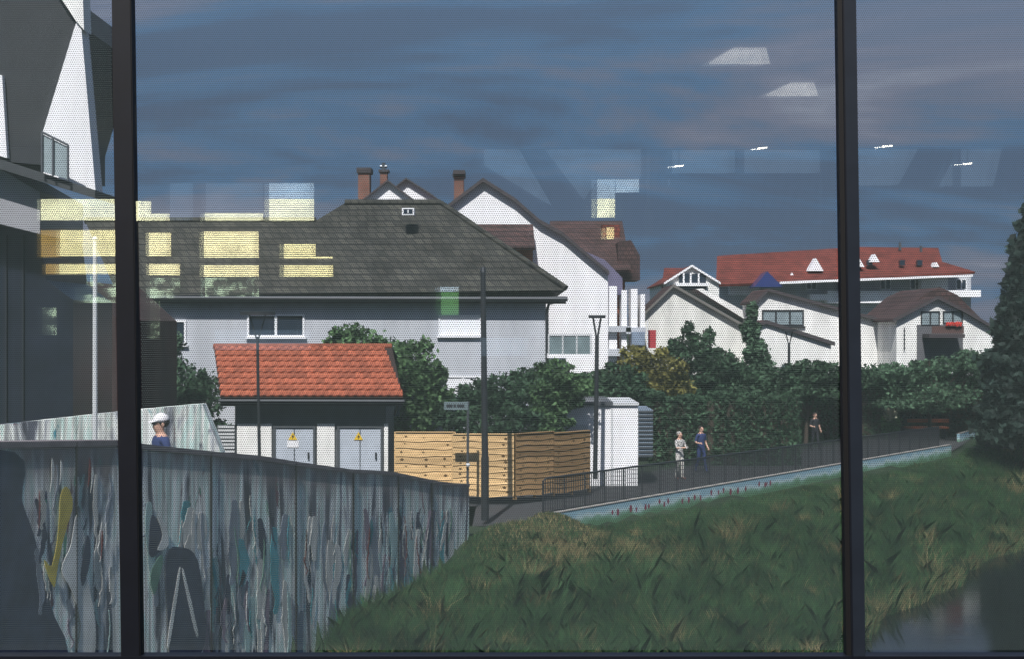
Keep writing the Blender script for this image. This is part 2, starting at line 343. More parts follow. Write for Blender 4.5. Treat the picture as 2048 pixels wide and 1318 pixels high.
for x0, y0, x1, y1, m in glow_panels:
    o = MB().mrect(x0, y0, x1, y1, 12.95, .04).build('window', m, pav)  # glowing sheet on the solid wall in place of a daylit opening
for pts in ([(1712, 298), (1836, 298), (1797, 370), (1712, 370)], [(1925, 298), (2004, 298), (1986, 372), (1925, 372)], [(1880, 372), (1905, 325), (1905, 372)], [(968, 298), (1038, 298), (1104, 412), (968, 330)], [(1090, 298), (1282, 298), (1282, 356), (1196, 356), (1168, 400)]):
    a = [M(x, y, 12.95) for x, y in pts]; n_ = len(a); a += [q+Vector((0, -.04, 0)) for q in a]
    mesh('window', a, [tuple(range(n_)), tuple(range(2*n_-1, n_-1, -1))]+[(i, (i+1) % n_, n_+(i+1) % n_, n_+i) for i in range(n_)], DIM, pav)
LAMP = emit('lamp_panel', (1.0, .95, .82), 1.4); SPOT = emit('spot_glow', (1.0, .9, .7), 20)
for i, (a, bb, c, d_, lab) in enumerate(((1418, 1540, 95, 125, 'pale ceiling light panel mirrored high in the sky'), (1532, 1636, 165, 189, 'smaller pale ceiling light panel mirrored beside the right mullion'))):
    dn = 1.965*F/(659-c); df = 1.965*F/(659-d_)
    q = [M(a+50, c, dn), M(bb-8, c, dn), M(bb, d_, df), M(a, d_, df)]
    o = thing('ceiling_lamp', lab, 'lamp', q[0], 'lamps under the pavilion canopy')
    MB().slab([v+Vector((0, 0, -.012)) for v in q], .012).build('diffuser', LAMP, o)
for px, py, lab in ((1525, 297, 'small glowing spotlight mirrored left of the right mullion'), (1358, 333, 'small glowing spotlight mirrored above the dark sky band'), (1775, 293, 'small thin glowing spotlight mirrored right of the right mullion'), (1935, 328, 'small glowing spotlight mirrored beside the dark conifer')):
    d = 1.74*F/(659-py); p = M(px, py, d)
    o = thing('spotlight', lab, 'lamp', p, 'spotlights under the pavilion canopy')
    MB().tube([p+Vector((-.045, 0, 0)), p+Vector((.045, 0, .008))], .008, 6).build('bulb', SPOT, o)
    MB().tube([p+Vector((0, 0, .012)), Vector((p.x, p.y, 1.979))], .008, 6).build('holder', DARK, o)

# ------------------------------------------------------------------ houses
def window(parent, x0, y0, x1, y1, d, n=1, pane=None, frame=None, sill=True, fw=4, deep=.12):
    frame = frame or WFRAME; b = MB()
    b.rect(x0, y0, x1, y0+fw, d-.05, deep).rect(x0, y1-fw, x1, y1, d-.05, deep)
    b.rect(x0, y0+fw, x0+fw, y1-fw, d-.05, deep).rect(x1-fw, y0+fw, x1, y1-fw, d-.05, deep)
    for i in range(1, n):
        c = x0+(x1-x0)*i/n; b.rect(c-fw*.6, y0+fw, c+fw*.6, y1-fw, d-.045, deep)
    w = b.build('window', frame, parent)
    for i in range(n):
        a = x0+(x1-x0)*i/n; c = x0+(x1-x0)*(i+1)/n
        MB().rect(a+1, y0+1, c-1, y1-1, d-.012, .01).build('pane', pane or PANE, w)
    if sill: MB().rect(x0-3, y1+.5, x1+3, y1+3.5, d-.12, .12).build('sill', frame, w)
    return w
def gable_house(name, label, cat_d, apex, left, right, base_py, d, depth, wallm, roofm, over=.25, th=.10, lfrom=None, group=None, extra=None, verge=None, curve=None):
    """gable facing the camera; apex / left / right eave given in pixels; curve: extra pixel points of the right slope"""
    bx = (left[0]+right[0])/2
    t = thing(name, label, 'house', (P(bx, base_py, d).x, d, -4.97), group)
    zb = 659+4.97*F/d
    rs = [apex]+(curve or [])+[right]
    poly = [left, *rs, (right[0], zb), (left[0], zb)]
    MB().prism(poly, d, depth).build('wall', wallm, t)
    dd = d-over; k = F/dd
    def strip(pts, nm):
        n = len(pts); u = th*k
        pp = [P(x, y, dd) for x, y in pts]; up = Vector((0, 0, th*1.15)); D = Vector((0, depth+2*over, 0))
        v = pp+[p+up for p in pp]; v += [p+D for p in v]
        f = []
        for i in range(n-1):
            f += [(i, i+1, n+i+1, n+i), (2*n+i, 3*n+i, 3*n+i+1, 2*n+i+1), (i, 2*n+i, 2*n+i+1, i+1), (n+i, n+i+1, 3*n+i+1, 3*n+i)]
        f += [(0, n, 3*n, 2*n), (n-1, 3*n-1, 4*n-1, 2*n-1)]
        r = mesh(nm, v, f, roofm, t)
        vv = [p+Vector((0, -.03, -.03)) for p in pp]+[p+Vector((0, -.03, th*1.3)) for p in pp]; vv += [p+Vector((0, .025, 0)) for p in vv]
        mesh('verge', vv, f, verge or VERGE, r)
    c = lambda p, q, e: (p[0]+(q[0]-p[0])*e, p[1]+(q[1]-p[1])*e)
    lv = [apex, c(apex, left, 1.08)]
    lastc = rs[-2]
    rv_ = rs[:-1]+[c(lastc, right, 1.06)]
    strip(lv[::-1], 'roof'); strip(rv_, 'roof')
    return t

def chimney(parent, x0, y0, x1, y1, d, w=.7, cap=True):
    c = MB().rect(x0, y0, x1, y1, d, w).build('chimney', BRICK, parent)
    if cap: MB().rect(x0-3, y0-5, x1+3, y0, d-.08, w+.16).build('chimney_cap', VERGE, c)
    return c

# the big grey house with the dark hipped roof
h1 = thing('grey_house', 'grey two storey house with big dark hipped roof behind the red roofed shed', 'house', (-5.5, 40, -4.97))
MB().box((P(250, 0, 40).x, 40, -4.97), (P(1092, 0, 40).x, 46.4, P(0, 600, 40).z)).build('wall', GREYW, h1)
e0, e1 = P(236, 592, 39.6), P(1132, 580, 39.6); r0, r1 = P(690, 406, 43.2), P(882, 406, 43.2); w0, w1 = P(170, 441, 42.8), P(632, 441, 42.8)
bk0, bk1 = Vector((e0.x, 47.0, e0.z)), Vector((e1.x, 47.0, e1.z))
mesh('roof', [e0, e1, r1, r0, w1, w0, bk0, bk1], [(0, 1, 2, 3, 4, 5), (1, 7, 2), (7, 6, 5, 4, 3, 2), (0, 5, 6)], DARKROOF, h1)
MB().tube([r0, r1], .13, 8).build('ridge_cap', DARKROOF, h1); MB().tube([r1, e1+Vector((0, 0, .06))], .10, 8).build('ridge_cap', DARKROOF, h1); MB().tube([w0, w1], .12, 8).build('ridge_cap', DARKROOF, h1)
MB().box((e0.x, 39.60, e0.z-.26), (e1.x, 39.68, e0.z-.01)).build('fascia', VERGE, h1)
MB().box((e0.x+.02, 39.68, e0.z-.24), (e1.x-.02, 40.3, e0.z-.2)).build('soffit', VERGE, h1)
MB().tube([(e0.x, 39.54, e0.z-.06), (e1.x+.05, 39.54, e0.z-.10)], .08, 8).build('gutter', DSTEEL, h1)
MB().tube([(e1.x-.1, 39.55, e0.z-.15), P(1120, 602, 39.6), P(1098, 607, 39.8), P(1094, 622, 39.85), P(1094, 800, 39.85)], .055, 8).build('downpipe', DSTEEL, h1)
window(h1, 494, 628, 609, 674, 40, 2); window(h1, 877, 630, 962, 672, 40, 1, pane=WFRAME, fw=3); window(h1, 890, 752, 962, 790, 40, 2, pane=WFRAME, fw=3); window(h1, 320, 640, 372, 690, 40, 1)
MB().rect(804, 416, 828, 430, 41.4, .5).build('skylight', WFRAME, h1)
MB().rect(807, 418, 815, 427, 41.38, .02).build('pane', PANE, h1); MB().rect(817, 418, 825, 427, 41.38, .02).build('pane', PANE, h1)
# the balcony at its right corner
bal = MB().rect(1095, 708, 1190, 716, 39.0, 1.6).build('balcony', WHITE, h1)
MB().rect(1098, 672, 1180, 708, 39.02, .02).build('parapet', mat('balcony_glass', (.16, .21, .22), .25, .3, 2), bal)
MB().rect(1096, 668, 1184, 672, 39.0, .05).build('handrail', LSTEEL, bal)
for px in (1096, 1124, 1152, 1181): MB().rect(px, 672, px+3, 708, 38.99, .03).build('post', LSTEEL, bal)

# tall white gable
h2 = gable_house('white_gable_house', 'tall white house gable with long dark roof edge', 'house', (966, 362), (892, 418), (1216, 546), 740, 48.6, 9, WHITE, REDROOF,
                 curve=[(1030, 402), (1078, 444), (1125, 470), (1172, 510)])
chimney(h2, 908, 352, 927, 400, 50.6)
MB().rect(906, 340, 930, 348, 50.4, .9).build('chimney_cowl', VERGE, h2)
# lower red roof stub in front of it
st = thing('low_roof_annex', 'small annex with dark red roof against the white gable', 'house', P(1005, 560, 46))
a, bq, c_, d_ = P(935, 500, 46.4), P(1070, 500, 46.4), P(1066, 454, 48.2), P(945, 454, 48.2)
MB().slab([a, bq, c_, d_], .12).build('roof', BROWNROOF, st)
MB().rect(945, 500, 1066, 640, 47.1, 1.2).build('wall', mat('annex_terracotta', (.42, .14, .06), .85, .15, 2), st)
# twin gables far left of it
h4 = gable_house('white_row_house', 'white gable tip with red chimney rising behind the dark roof', 'house', (775, 362), (712, 412), (870, 430), 740, 56, 8, WHITE, BROWNROOF, th=.05, curve=[(820, 396)])
chimney(h4, 716, 345, 739, 400, 57); MB().rect(713, 335, 742, 341, 56.9, .9).build('chimney_cowl', VERGE, h4)
chimney(h4, 760, 344, 774, 372, 62, .5); MB().tube([P(767, 344, 62), P(767, 326, 62)], .1, 8).build('flue', STEEL, h4); MB().tube([P(760, 333, 62), P(774, 333, 62)], .08, 8).build('flue_cowl', STEEL, h4)
h4b = gable_house('white_row_house', 'narrow white gable strip between two dark roof edges', 'house', (812, 358), (770, 392), (908, 424), 740, 60, 8, WHITE, BROWNROOF, th=.05, curve=[(860, 388)])

# stepped row houses right of the white gable
h3 = thing('red_row_house', 'red roofed row house with white balcony piers right of the white gable', 'house', (P(1210, 0, 60).x, 60, -4.97))
MB().slab([P(1090, 545, 58), P(1262, 545, 58), P(1244, 447, 62), P(1100, 447, 62)], .15).build('roof', BROWNROOF, h3)
MB().rect(1120, 545, 1250, 900, 59.4, 6).build('wall', mat('row_house_brick', (.26, .08, .05), .85, .2, 1.5), h3)
MB().prism([(1236, 484), (1262, 480), (1280, 512), (1280, 560), (1236, 560)], 58.4, 2.5).build('dormer', BROWNROOF, h3)
MB().rect(1204, 450, 1240, 478, 60.5, 2).build('dormer', REDROOF, h3)
MB().prism([(1165, 500), (1210, 520), (1245, 556), (1245, 590), (1216, 590), (1214, 546)], 57.4, .4).build('roof_ghost', mat('blue_roof_ghost', (.13, .12, .19), .8, .2, 2), h3)  # solid strip painted for the ghost reflection of the gable roof
for x0, x1, y0, y1 in ((1218, 1234, 572, 742), (1243, 1254, 580, 735), (1262, 1275, 578, 735), (1281, 1290, 588, 735)):
    MB().rect(x0, y0, x1, y1, 57.2, 1.2).build('pier', WHITE, h3)
for x0, x1, y0, y1 in ((1216, 1262, 652, 664), (1252, 1292, 655, 668), (1216, 1262, 698, 712)):
    MB().rect(x0, y0, x1, y1, 56.9, .9).build('balcony', GREYW, h3)
MB().rect(1264, 664, 1290, 690, 56.5, .5).build('balcony', mat('blue_balcony', (.20, .25, .33), .6, .2, 2), h3)
MB().rect(1300, 660, 1312, 696, 58, 1).build('awning', mat('red_cloth', (.38, .04, .05), .8), h3)

# cream gables on the right
h5 = gable_house('cream_house', 'cream blank gable with long slope above the dark bush', 'house', (1347, 573), (1284, 634), (1545, 686), 730, 62, 3.5, CREAM, BROWNROOF, verge=mat('verge_grey', (.15, .14, .13), .8))
MB().prism([(1392, 578), (1405, 577), (1530, 645), (1530, 652), (1500, 645)], 63.2, 5).build('parapet', CREAM2, h5)
h6 = gable_house('chalet_house', 'small chalet with white roof boards and balcony below the sky', 'house', (1384, 533), (1332, 566), (1438, 566), 620, 84, 10, CREAM2, REDROOF, verge=WHITE)
MB().rect(1358, 548, 1412, 580, 83.9, .05).build('recess_shade', PANE, h6)  # flat dark sheet painted for the shade behind the balcony
bl = MB().rect(1352, 566, 1418, 572, 83.2, .8).build('balcony', WHITE, h6)
for px in (1366, 1380, 1396): MB().rect(px, 546, px+3, 566, 83.5, .1).build('post', WHITE, h6)
MB().slab([P(1322, 585, 85), P(1400, 585, 85), P(1390, 540, 90), P(1328, 540, 90)], .15).build('side_roof', REDROOF, h6)
h7 = gable_house('cream_house', 'wide cream gable with dark window band behind the right mullion', 'house', (1537, 582), (1512, 606), (1790, 650), 730, 60, 3.5, CREAM2, BROWNROOF, verge=VERGE)
window(h7, 1524, 620, 1608, 652, 60, 3, pane=PANEL, frame=DSTEEL, fw=3)
lt = gable_house('lean_to_annex', 'low cream annex with sloping roof edge below the window band', 'house', (1532, 646), (1520, 652), (1662, 688), 730, 57.5, 1.8, CREAM2, BROWNROOF, over=.15, th=.12)
h8 = gable_house('white_gable_cottage', 'cream cottage gable with paired windows and a balcony on the far right', 'house', (1876, 597), (1793, 640), (1988, 658), 730, 57, 3.5, CREAM2, BROWNROOF, curve=[(1930, 624)])
MB().prism([(1790, 640), (1850, 588), (1880, 574), (1915, 590), (1965, 640), (1930, 624), (1876, 595)], 58.5, 6).build('roof_hip', BROWNROOF, h8)
window(h8, 1842, 622, 1880, 652, 57, 2, pane=PANEL, frame=DSTEEL, fw=2.5, sill=False); window(h8, 1886, 622, 1926, 648, 57, 2, pane=PANEL, frame=DSTEEL, fw=2.5, sill=False)
MB().rect(1834, 650, 1926, 720, 56.96, .03).build('recess_shade', mat('cottage_recess_shade', (.11, .11, .12), .8, .2, 1), h8)  # flat dark sheet on the wall, painted for shade around the balcony
bb_ = MB().rect(1858, 668, 1930, 676, 56.0, .9).build('balcony', VERGE, h8)
MB().rect(1864, 652, 1928, 667, 56.0, .04).build('parapet', mat('balcony_boards', (.10, .055, .05), .8, .2, 3), bb_)
fl = MB()
for i in range(26): fl.sphere(P(1892+rnd.random()*34, 646+rnd.random()*5, 55.9), .05+.05*rnd.random(), 6)
tag(fl.build('flower_box', mat('red_flowers', (.5, .04, .03), .7), h8), kind='stuff')
MB().rect(1808, 655, 1810, 700, 56.9, .03).build('downpipe', DSTEEL, h8)

# long apartment block with the red roof
ap = thing('apartment_block', 'long apartment block with broad red tiled roof on the hill', 'building', (P(1700, 0, 100).x, 100, -4.97))
MB().slab([P(1432, 574, 96), P(1950, 548, 96), P(1884, 528, 99), P(1876, 500, 102), P(1722, 498, 102), P(1434, 516, 102)], .2).build('roof', REDROOF, ap)
MB().prism([(1440, 560), (1942, 552), (1942, 760), (1440, 760)], 98, 8).build('wall', GREYW, ap)
MB().prism([(1560, 563), (1946, 549), (1946, 553), (1560, 568)], 95.7, .3).build('gutter', WHITE, ap)
for x0, y0, x1, y1 in ((1655, 582, 1800, 606), (1620, 588, 1655, 600), (1843, 554, 1896, 582), (1460, 572, 1520, 590)):
    MB().rect(x0, y0, x1, y1, 97.0, 1.2).build('balcony', WHITE, ap)
MB().rect(1896, 580, 1962, 594, 96.5, 1.2).build('balcony', WHITE, ap)
for px in (1612, 1690, 1760, 1820, 1868, 1912): window(ap, px, 558, px+22, 580, 97.9, 2, fw=2, sill=False)
for ax, ay, w in ((1632, 516, 26), (1584, 545, 14), (1716, 512, 22), (1750, 508, 16), (1480, 553, 16), (1873, 524, 10)):
    dm = MB().prism([(ax, ay), (ax+w*.6, ay+w*1.0), (ax-w*.6, ay+w*1.0)], 97.2, 1.0).build('dormer', WHITE, ap)
MB().prism([(1535, 543), (1566, 574), (1508, 574)], 94, 2).build('gable_window', mat('blue_glazing', (.03, .045, .16), .2), ap)
for px, py, hh in ((1690, 505, 10), (1800, 497, 12), (1842, 500, 8)): MB().tube([P(px, py+4, 101), P(px, py-hh, 101)], .12, 6).build('flue', STEEL, ap)
for px in (1700, 1735, 1800, 1835): MB().rect(px, 520, px+10, 531, 97.6, .4).build('roof_window', PANE, ap)

# modern white building upper left
mb = thing('modern_white_building', 'modern building with white wedge wall and balcony in the upper left corner', 'building', (P(60, 0, 20).x, 20, -4.97))
MB().prism([(-260, -25), (120, -25), (152, 44), (88, 262), (88, 330), (-260, 300)], 20.0, 3).build('upper_storey', mat('anthracite_cladding', (.03, .033, .038), .6, .2, 2), mb)
MB().prism([(153, 42), (163, 60), (192, 392), (86, 350), (86, 262)], 19.9, .35).build('wedge_wall', WHITE, mb)
MB().prism([(108, -25), (165, -25), (168, 60), (152, 42)], 19.85, .35).build('fascia', CREAM2, mb)
MB().prism([(-260, 240), (0, 318), (190, 380), (190, 396), (0, 338), (-260, 262)], 19.5, 1.2).build('balcony_slab', mat('balcony_concrete', (.05, .055, .06), .8, .2, 2), mb)
MB().prism([(-260, 130), (4, 150), (14, 316), (-260, 240)], 19.88, .1).build('white_panel', WHITE, mb)
rl = MB().tube([P(84, 264, 19.4), P(136, 290, 19.4)], .02, 6).build('railing', STEEL, mb)
for px, y0, y1 in ((84, 264, 345), (106, 275, 352), (136, 290, 362)): MB().tube([P(px, y0, 19.4), P(px, y1, 19.4)], .02, 6).build('post', STEEL, rl)
MB().prism([(84, 268), (134, 293), (134, 358), (84, 343)], 19.42, .01).build('glass_guard', mat('guard_glass', (.30, .36, .38), .15, .2, 2), rl)
MB().prism([(-260, 262), (0, 338), (80, 384), (80, 468), (0, 448), (-260, 380)], 19.9, 2.0).build('lower_wall', mat('pale_grey_plaster', (.30, .30, .32), .9, .1, 1), mb)
MB().prism([(-260, 380), (0, 448), (80, 468), (92, 560), (146, 600), (146, 900), (-260, 900)], 20.5, 2.0).build('glazed_base', mat('dark_glazing', (.014, .018, .028), .3, .4, 1.2), mb)
for px in (-60, 10, 44): MB().rect(px, 470, px+3, 900, 20.45, .04).build('glazing_bar', DSTEEL, mb)
bn = thing('dark_barn', 'dark timber barn with reddish boards behind the painted walls', 'building', (P(120, 0, 29).x, 29, -4.97))
MB().prism([(-200, 560), (150, 560), (238, 640), (238, 900), (-200, 900)], 29, 5).build('wall', mat('dark_boards', (.045, .028, .028), .85, .4, 1.2, stretch=(6, 1, .4)), bn)
MB().slab([P(-210, 600, 28.4), P(160, 600, 28.4), P(150, 540, 31), P(-210, 540, 31)], .12).build('roof', DARKROOF, bn)

# ------------------------------------------------------------------ transformer shed
sh = thing('shed', 'small shed with bright red tiled roof and grey metal doors', 'shed', (P(620, 0, 35.5).x, 35.5, -4.97))
SD = 35.5
MB().rect(470, 806, 772, 1030, SD+.02, 2.4).build('wall', mat('shed_wall_eave_shade', (.10, .105, .115), .85, .15, 2), sh)  # dark grey has the eave's shadow above the doors painted in
for x0, x1, m in ((474, 543, CREAM2), (634, 669, CREAM2), (768, 776, CREAM2)):
    MB().rect(x0, 848, x1, 1030, SD-.06, .08).build('pier', m, sh)
def shed_door(x0, x1, plate):
    dr = MB().rect(x0, 851, x1, 1030, SD-.03, .05).build('door', DOORGREY, sh)
    MB().rect(x0, 851, x0+5, 1030, SD-.07, .04).rect(x1-5, 851, x1, 1030, SD-.07, .04).rect(x0+5, 851, x1-5, 856, SD-.07, .04).build('frame', STEEL, dr)
    MB().rect((x0+x1)/2-.8, 857, (x0+x1)/2+.8, 1030, SD-.045, .01).build('joint', DSTEEL, dr)
    cx = (x0+x1)/2-3
    MB().prism([(cx, 864), (cx+9, 880), (cx-9, 880)], SD-.05, .012).build('warning_sign', mat('sign_yellow', (.72, .47, .03), .5), dr)
    MB().prism([(cx+1, 868), (cx-2.5, 874), (cx, 874), (cx-1.5, 879), (cx+3, 872.5), (cx+.5, 872.5)], SD-.056, .004).build('bolt_mark', DARK, dr)
    if plate: MB().rect(cx-11, 881.5, cx+12, 895, SD-.05, .012).build('plate', WFRAME, dr)
    MB().rect(x1-16, 905, x1-13, 918, SD-.09, .05).build('handle', DSTEEL, dr)
shed_door(546, 631, True); shed_door(674, 766, False)
lv = MB()
g = MB().rect(434, 850, 471, 1030, SD-.04, .05).build('louvre', STEEL, sh)
for i in range(9): MB().rect(436, 852+i*7, 469, 856+i*7, SD-.08, .05).build('slat', LSTEEL, g)
ea0, ea1, ri0, ri1 = P(441, 799, 34.95), P(806, 799, 34.95), P(428, 697, 37.7), P(784, 697, 37.7)
rb0 = ri0+Vector((.3, 1.9, -.9)); rb1 = ri1+Vector((.3, 1.9, -.9))
rf_ = MB().slab([ea0, ea1, ri1, ri0], .06).slab([ri0+Vector((0, .02, 0)), ri1+Vector((0, .02, 0)), rb1, rb0], .06).build('roof', mat('roof_underlay', (.03, .02, .018), .9), sh)
MB().box((ea0.x, 34.97, ea0.z-.20), (ea1.x, 35.03, ea0.z-.02)).build('fascia', VERGE, sh)
MB().tube([ea0+Vector((-.03, -.07, -.03)), ea1+Vector((.05, -.07, -.05))], .05, 8).build('gutter', DSTEEL, sh)
U = (ea1-ea0); V = (ri0-ea0); NC, NR = 22, 9
un = U.normalized(); vn = V.normalized(); nn = un.cross(vn).normalized(); vn2 = vn
tw, tl_ = U.length/NC, V.length/NR
tme = bpy.data.meshes.new('tile'); tv = []; tf = []
for j, (yy, zz) in enumerate(((0, .055), (1.12, .015))):
    for i in range(7): a = i/6; tv.append((a*tw*.99, yy*tl_, zz+.022*math.sin(a*math.pi*2)+.02))
for i in range(7): tv.append((i/6*tw*.99, 0, .0+.022*math.sin(i/6*math.pi*2)+.03))
tf = [(i, i+1, 8+i, 7+i) for i in range(6)]+[(14+i, 15+i, i+1, i) for i in range(6)]
tme.from_pydata(tv, [], tf); tme.update(); tme.materials.append(TILE)
R3 = Matrix((un, vn2, nn)).transposed().to_4x4()
for r in range(NR):
    for c in range(NC):
        o = bpy.data.objects.new('tile', tme); C.objects.link(o); o.parent = rf_
        p = ea0+U*(c/NC)+V*(r/NR)+nn*(.062+rnd.random()*.006)-ORG[rf_.name]
        o.matrix_local = Matrix.Translation(p) @ R3 @ Matrix.Rotation(rnd.uniform(-.012, .012), 4, 'Z')
MB().tube([ri0+nn*.07, ri1+nn*.07], .10, 8).build('ridge_cap', TILE, rf_)

# ------------------------------------------------------------------ wooden fence panels
def fence(p0, p1, ztop, zbot, nb, m, label, nboard_x=1, post=True):
    p0 = Vector(p0); p1 = Vector(p1); L = (p1-p0).length; u = (p1-p0)/L; n = Vector((u.y, -u.x, 0))
    if n.y > 0: n = -n
    t = thing('fence_panel', label, 'fence', (p0.x, p0.y, zbot), 'wooden fence panels by the road')
    H = ztop-zbot; bh = H/nb
    for j in range(2):
        me = bpy.data.meshes.new('board'); v = []; f = []; K = 12
        ph = rnd.random()*6
        for i in range(K+1):
            a = i/K; wv = .022*math.sin(a*5+ph+j)+.012*math.sin(a*13+ph*2)
            for dy, dz in ((-.034, wv), (-.010, wv), (-.004, bh*1.16), (.0, bh*1.16)):
                q = u*(a*L)+n*(-dy); v.append((q.x, q.y, dz))
        for i in range(K):
            s = i*4; f += [(s+0, s+4, s+6, s+2), (s+1, s+3, s+7, s+5), (s+0, s+1, s+5, s+4)]
        me.from_pydata(v, [], f); me.update(); me.materials.append(m)
        bm = bmesh.new(); bm.from_mesh(me); bmesh.ops.recalc_face_normals(bm, faces=bm.faces); bm.to_mesh(me); bm.free()
        for k in range(j, nb, 2):
            o = bpy.data.objects.new('board', me); C.objects.link(o); o.parent = t; o.location = (0, 0, k*bh)
    for a in (0.0, .5, 1.0):
        q = p0+u*(a*L)
        MB().box((q.x-.04, q.y+.02, zbot-.1), (q.x+.04, q.y+.1, ztop+.04)).build('post', m, t)
    MB().slab([p0+n*.05+Vector((0, 0, ztop-p0.z+.03)), p1+n*.05+Vector((0, 0, ztop-p1.z+.03)), p1-n*.05+Vector((0, 0, ztop-p1.z+.03)), p0-n*.05+Vector((0, 0, ztop-p0.z+.03))], .025).build('cap', m, t)
    for k in range(nb):
        for q_ in range(3):
            if rnd.random() < .75:
                a = (.14 if q_ == 0 else .5 if q_ == 1 else .86)+rnd.uniform(-.04, .04); q = p0+u*(a*L)+n*.036
                c = Vector((q.x, q.y, zbot+(k+.45+.3*rnd.random())*bh)); w = .03+.03*rnd.random()
                MB().add([c-u*w+n*0, c+Vector((0, 0, w*.7)), c+u*w, c-Vector((0, 0, w*.7))], [(0, 1, 2, 3)]).build('knot', KNOT, t)
Zf = lambda py, d: P(0, py, d).z
fence(P(791, 0, 34.6)*1, P(908, 0, 34.6)*1, Zf(867, 34.6), -4.97, 9, WOOD, 'pale wooden fence panel next to the shed')
fence(P(906, 0, 33.8), P(1028, 0, 33.8), Zf(871, 33.8), Zf(991, 33.8)-.02, 10, WOOD, 'bright wooden fence panel behind the dark lamp post')
fence(P(1031, 0, 33.8), P(1106, 0, 34.7), Zf(871, 33.8), Zf(993, 33.8), 11, WOOD_SHADED, 'darker wooden fence panel turned away right of the bright one')
fence(P(1107, 0, 34.75), P(1178, 0, 35.7), Zf(869, 34.8), Zf(992, 34.2), 11, WOOD_SHADED, 'darkened wooden fence panel beside the white garage')

# ------------------------------------------------------------------ white garage, railing
ga = thing('garage', 'white garage with flat roof behind the black railing', 'garage', (P(1210, 0, 38).x, 38, -4.97))
MB().rect(1120, 812, 1276, 1000, 38, 3).build('wall', WHITE, ga)
MB().rect(1116, 804, 1226, 811, 37.9, 3.2).build('roof', STEEL, ga)
MB().rect(1226, 806, 1278, 811, 37.92, 3.2).build('roof', LSTEEL, ga)
MB().rect(1130, 850, 1176, 1000, 37.96, .04).build('door', LSTEEL, ga)
MB().rect(1222, 814, 1226, 1000, 37.97, .03).build('joint', LSTEEL, ga)
lt_ = MB().rect(1277, 820, 1306, 915, 37.9, 2).build('trellis', mat('trellis_blue', (.16, .20, .25), .8, .2, 2), ga)
for i in range(12): MB().rect(1277, 822+i*8, 1306, 825+i*8, 37.86, .03).build('slat', STEEL, lt_)
rg = thing('railing', 'black metal railing along the road in front of the garage', 'railing', P(1085, 1015, 31.5))
def rl_pt(t, up): # along the road edge
    x = .82+16.38*t; y = 31.6+16.8*t; return Vector((x, y, -4.95+up))
RH = 1.02
MB().tube([rl_pt(0, .1), rl_pt(0, RH-.06), rl_pt(.005, RH), rl_pt(1, RH)], .03, 8).build('top_rail', DSTEEL, rg)
MB().tube([rl_pt(0, .14), rl_pt(1, .14)], .02, 6).build('bottom_rail', DSTEEL, rg)
bars = 252
for i in range(1, bars+1):
    big = i % 9 == 0
    MB().tube([rl_pt(i/bars, 0 if big else .14), rl_pt(i/bars, RH)], .03 if big else .015, 5).build('post' if big else 'bar', DSTEEL, rg)

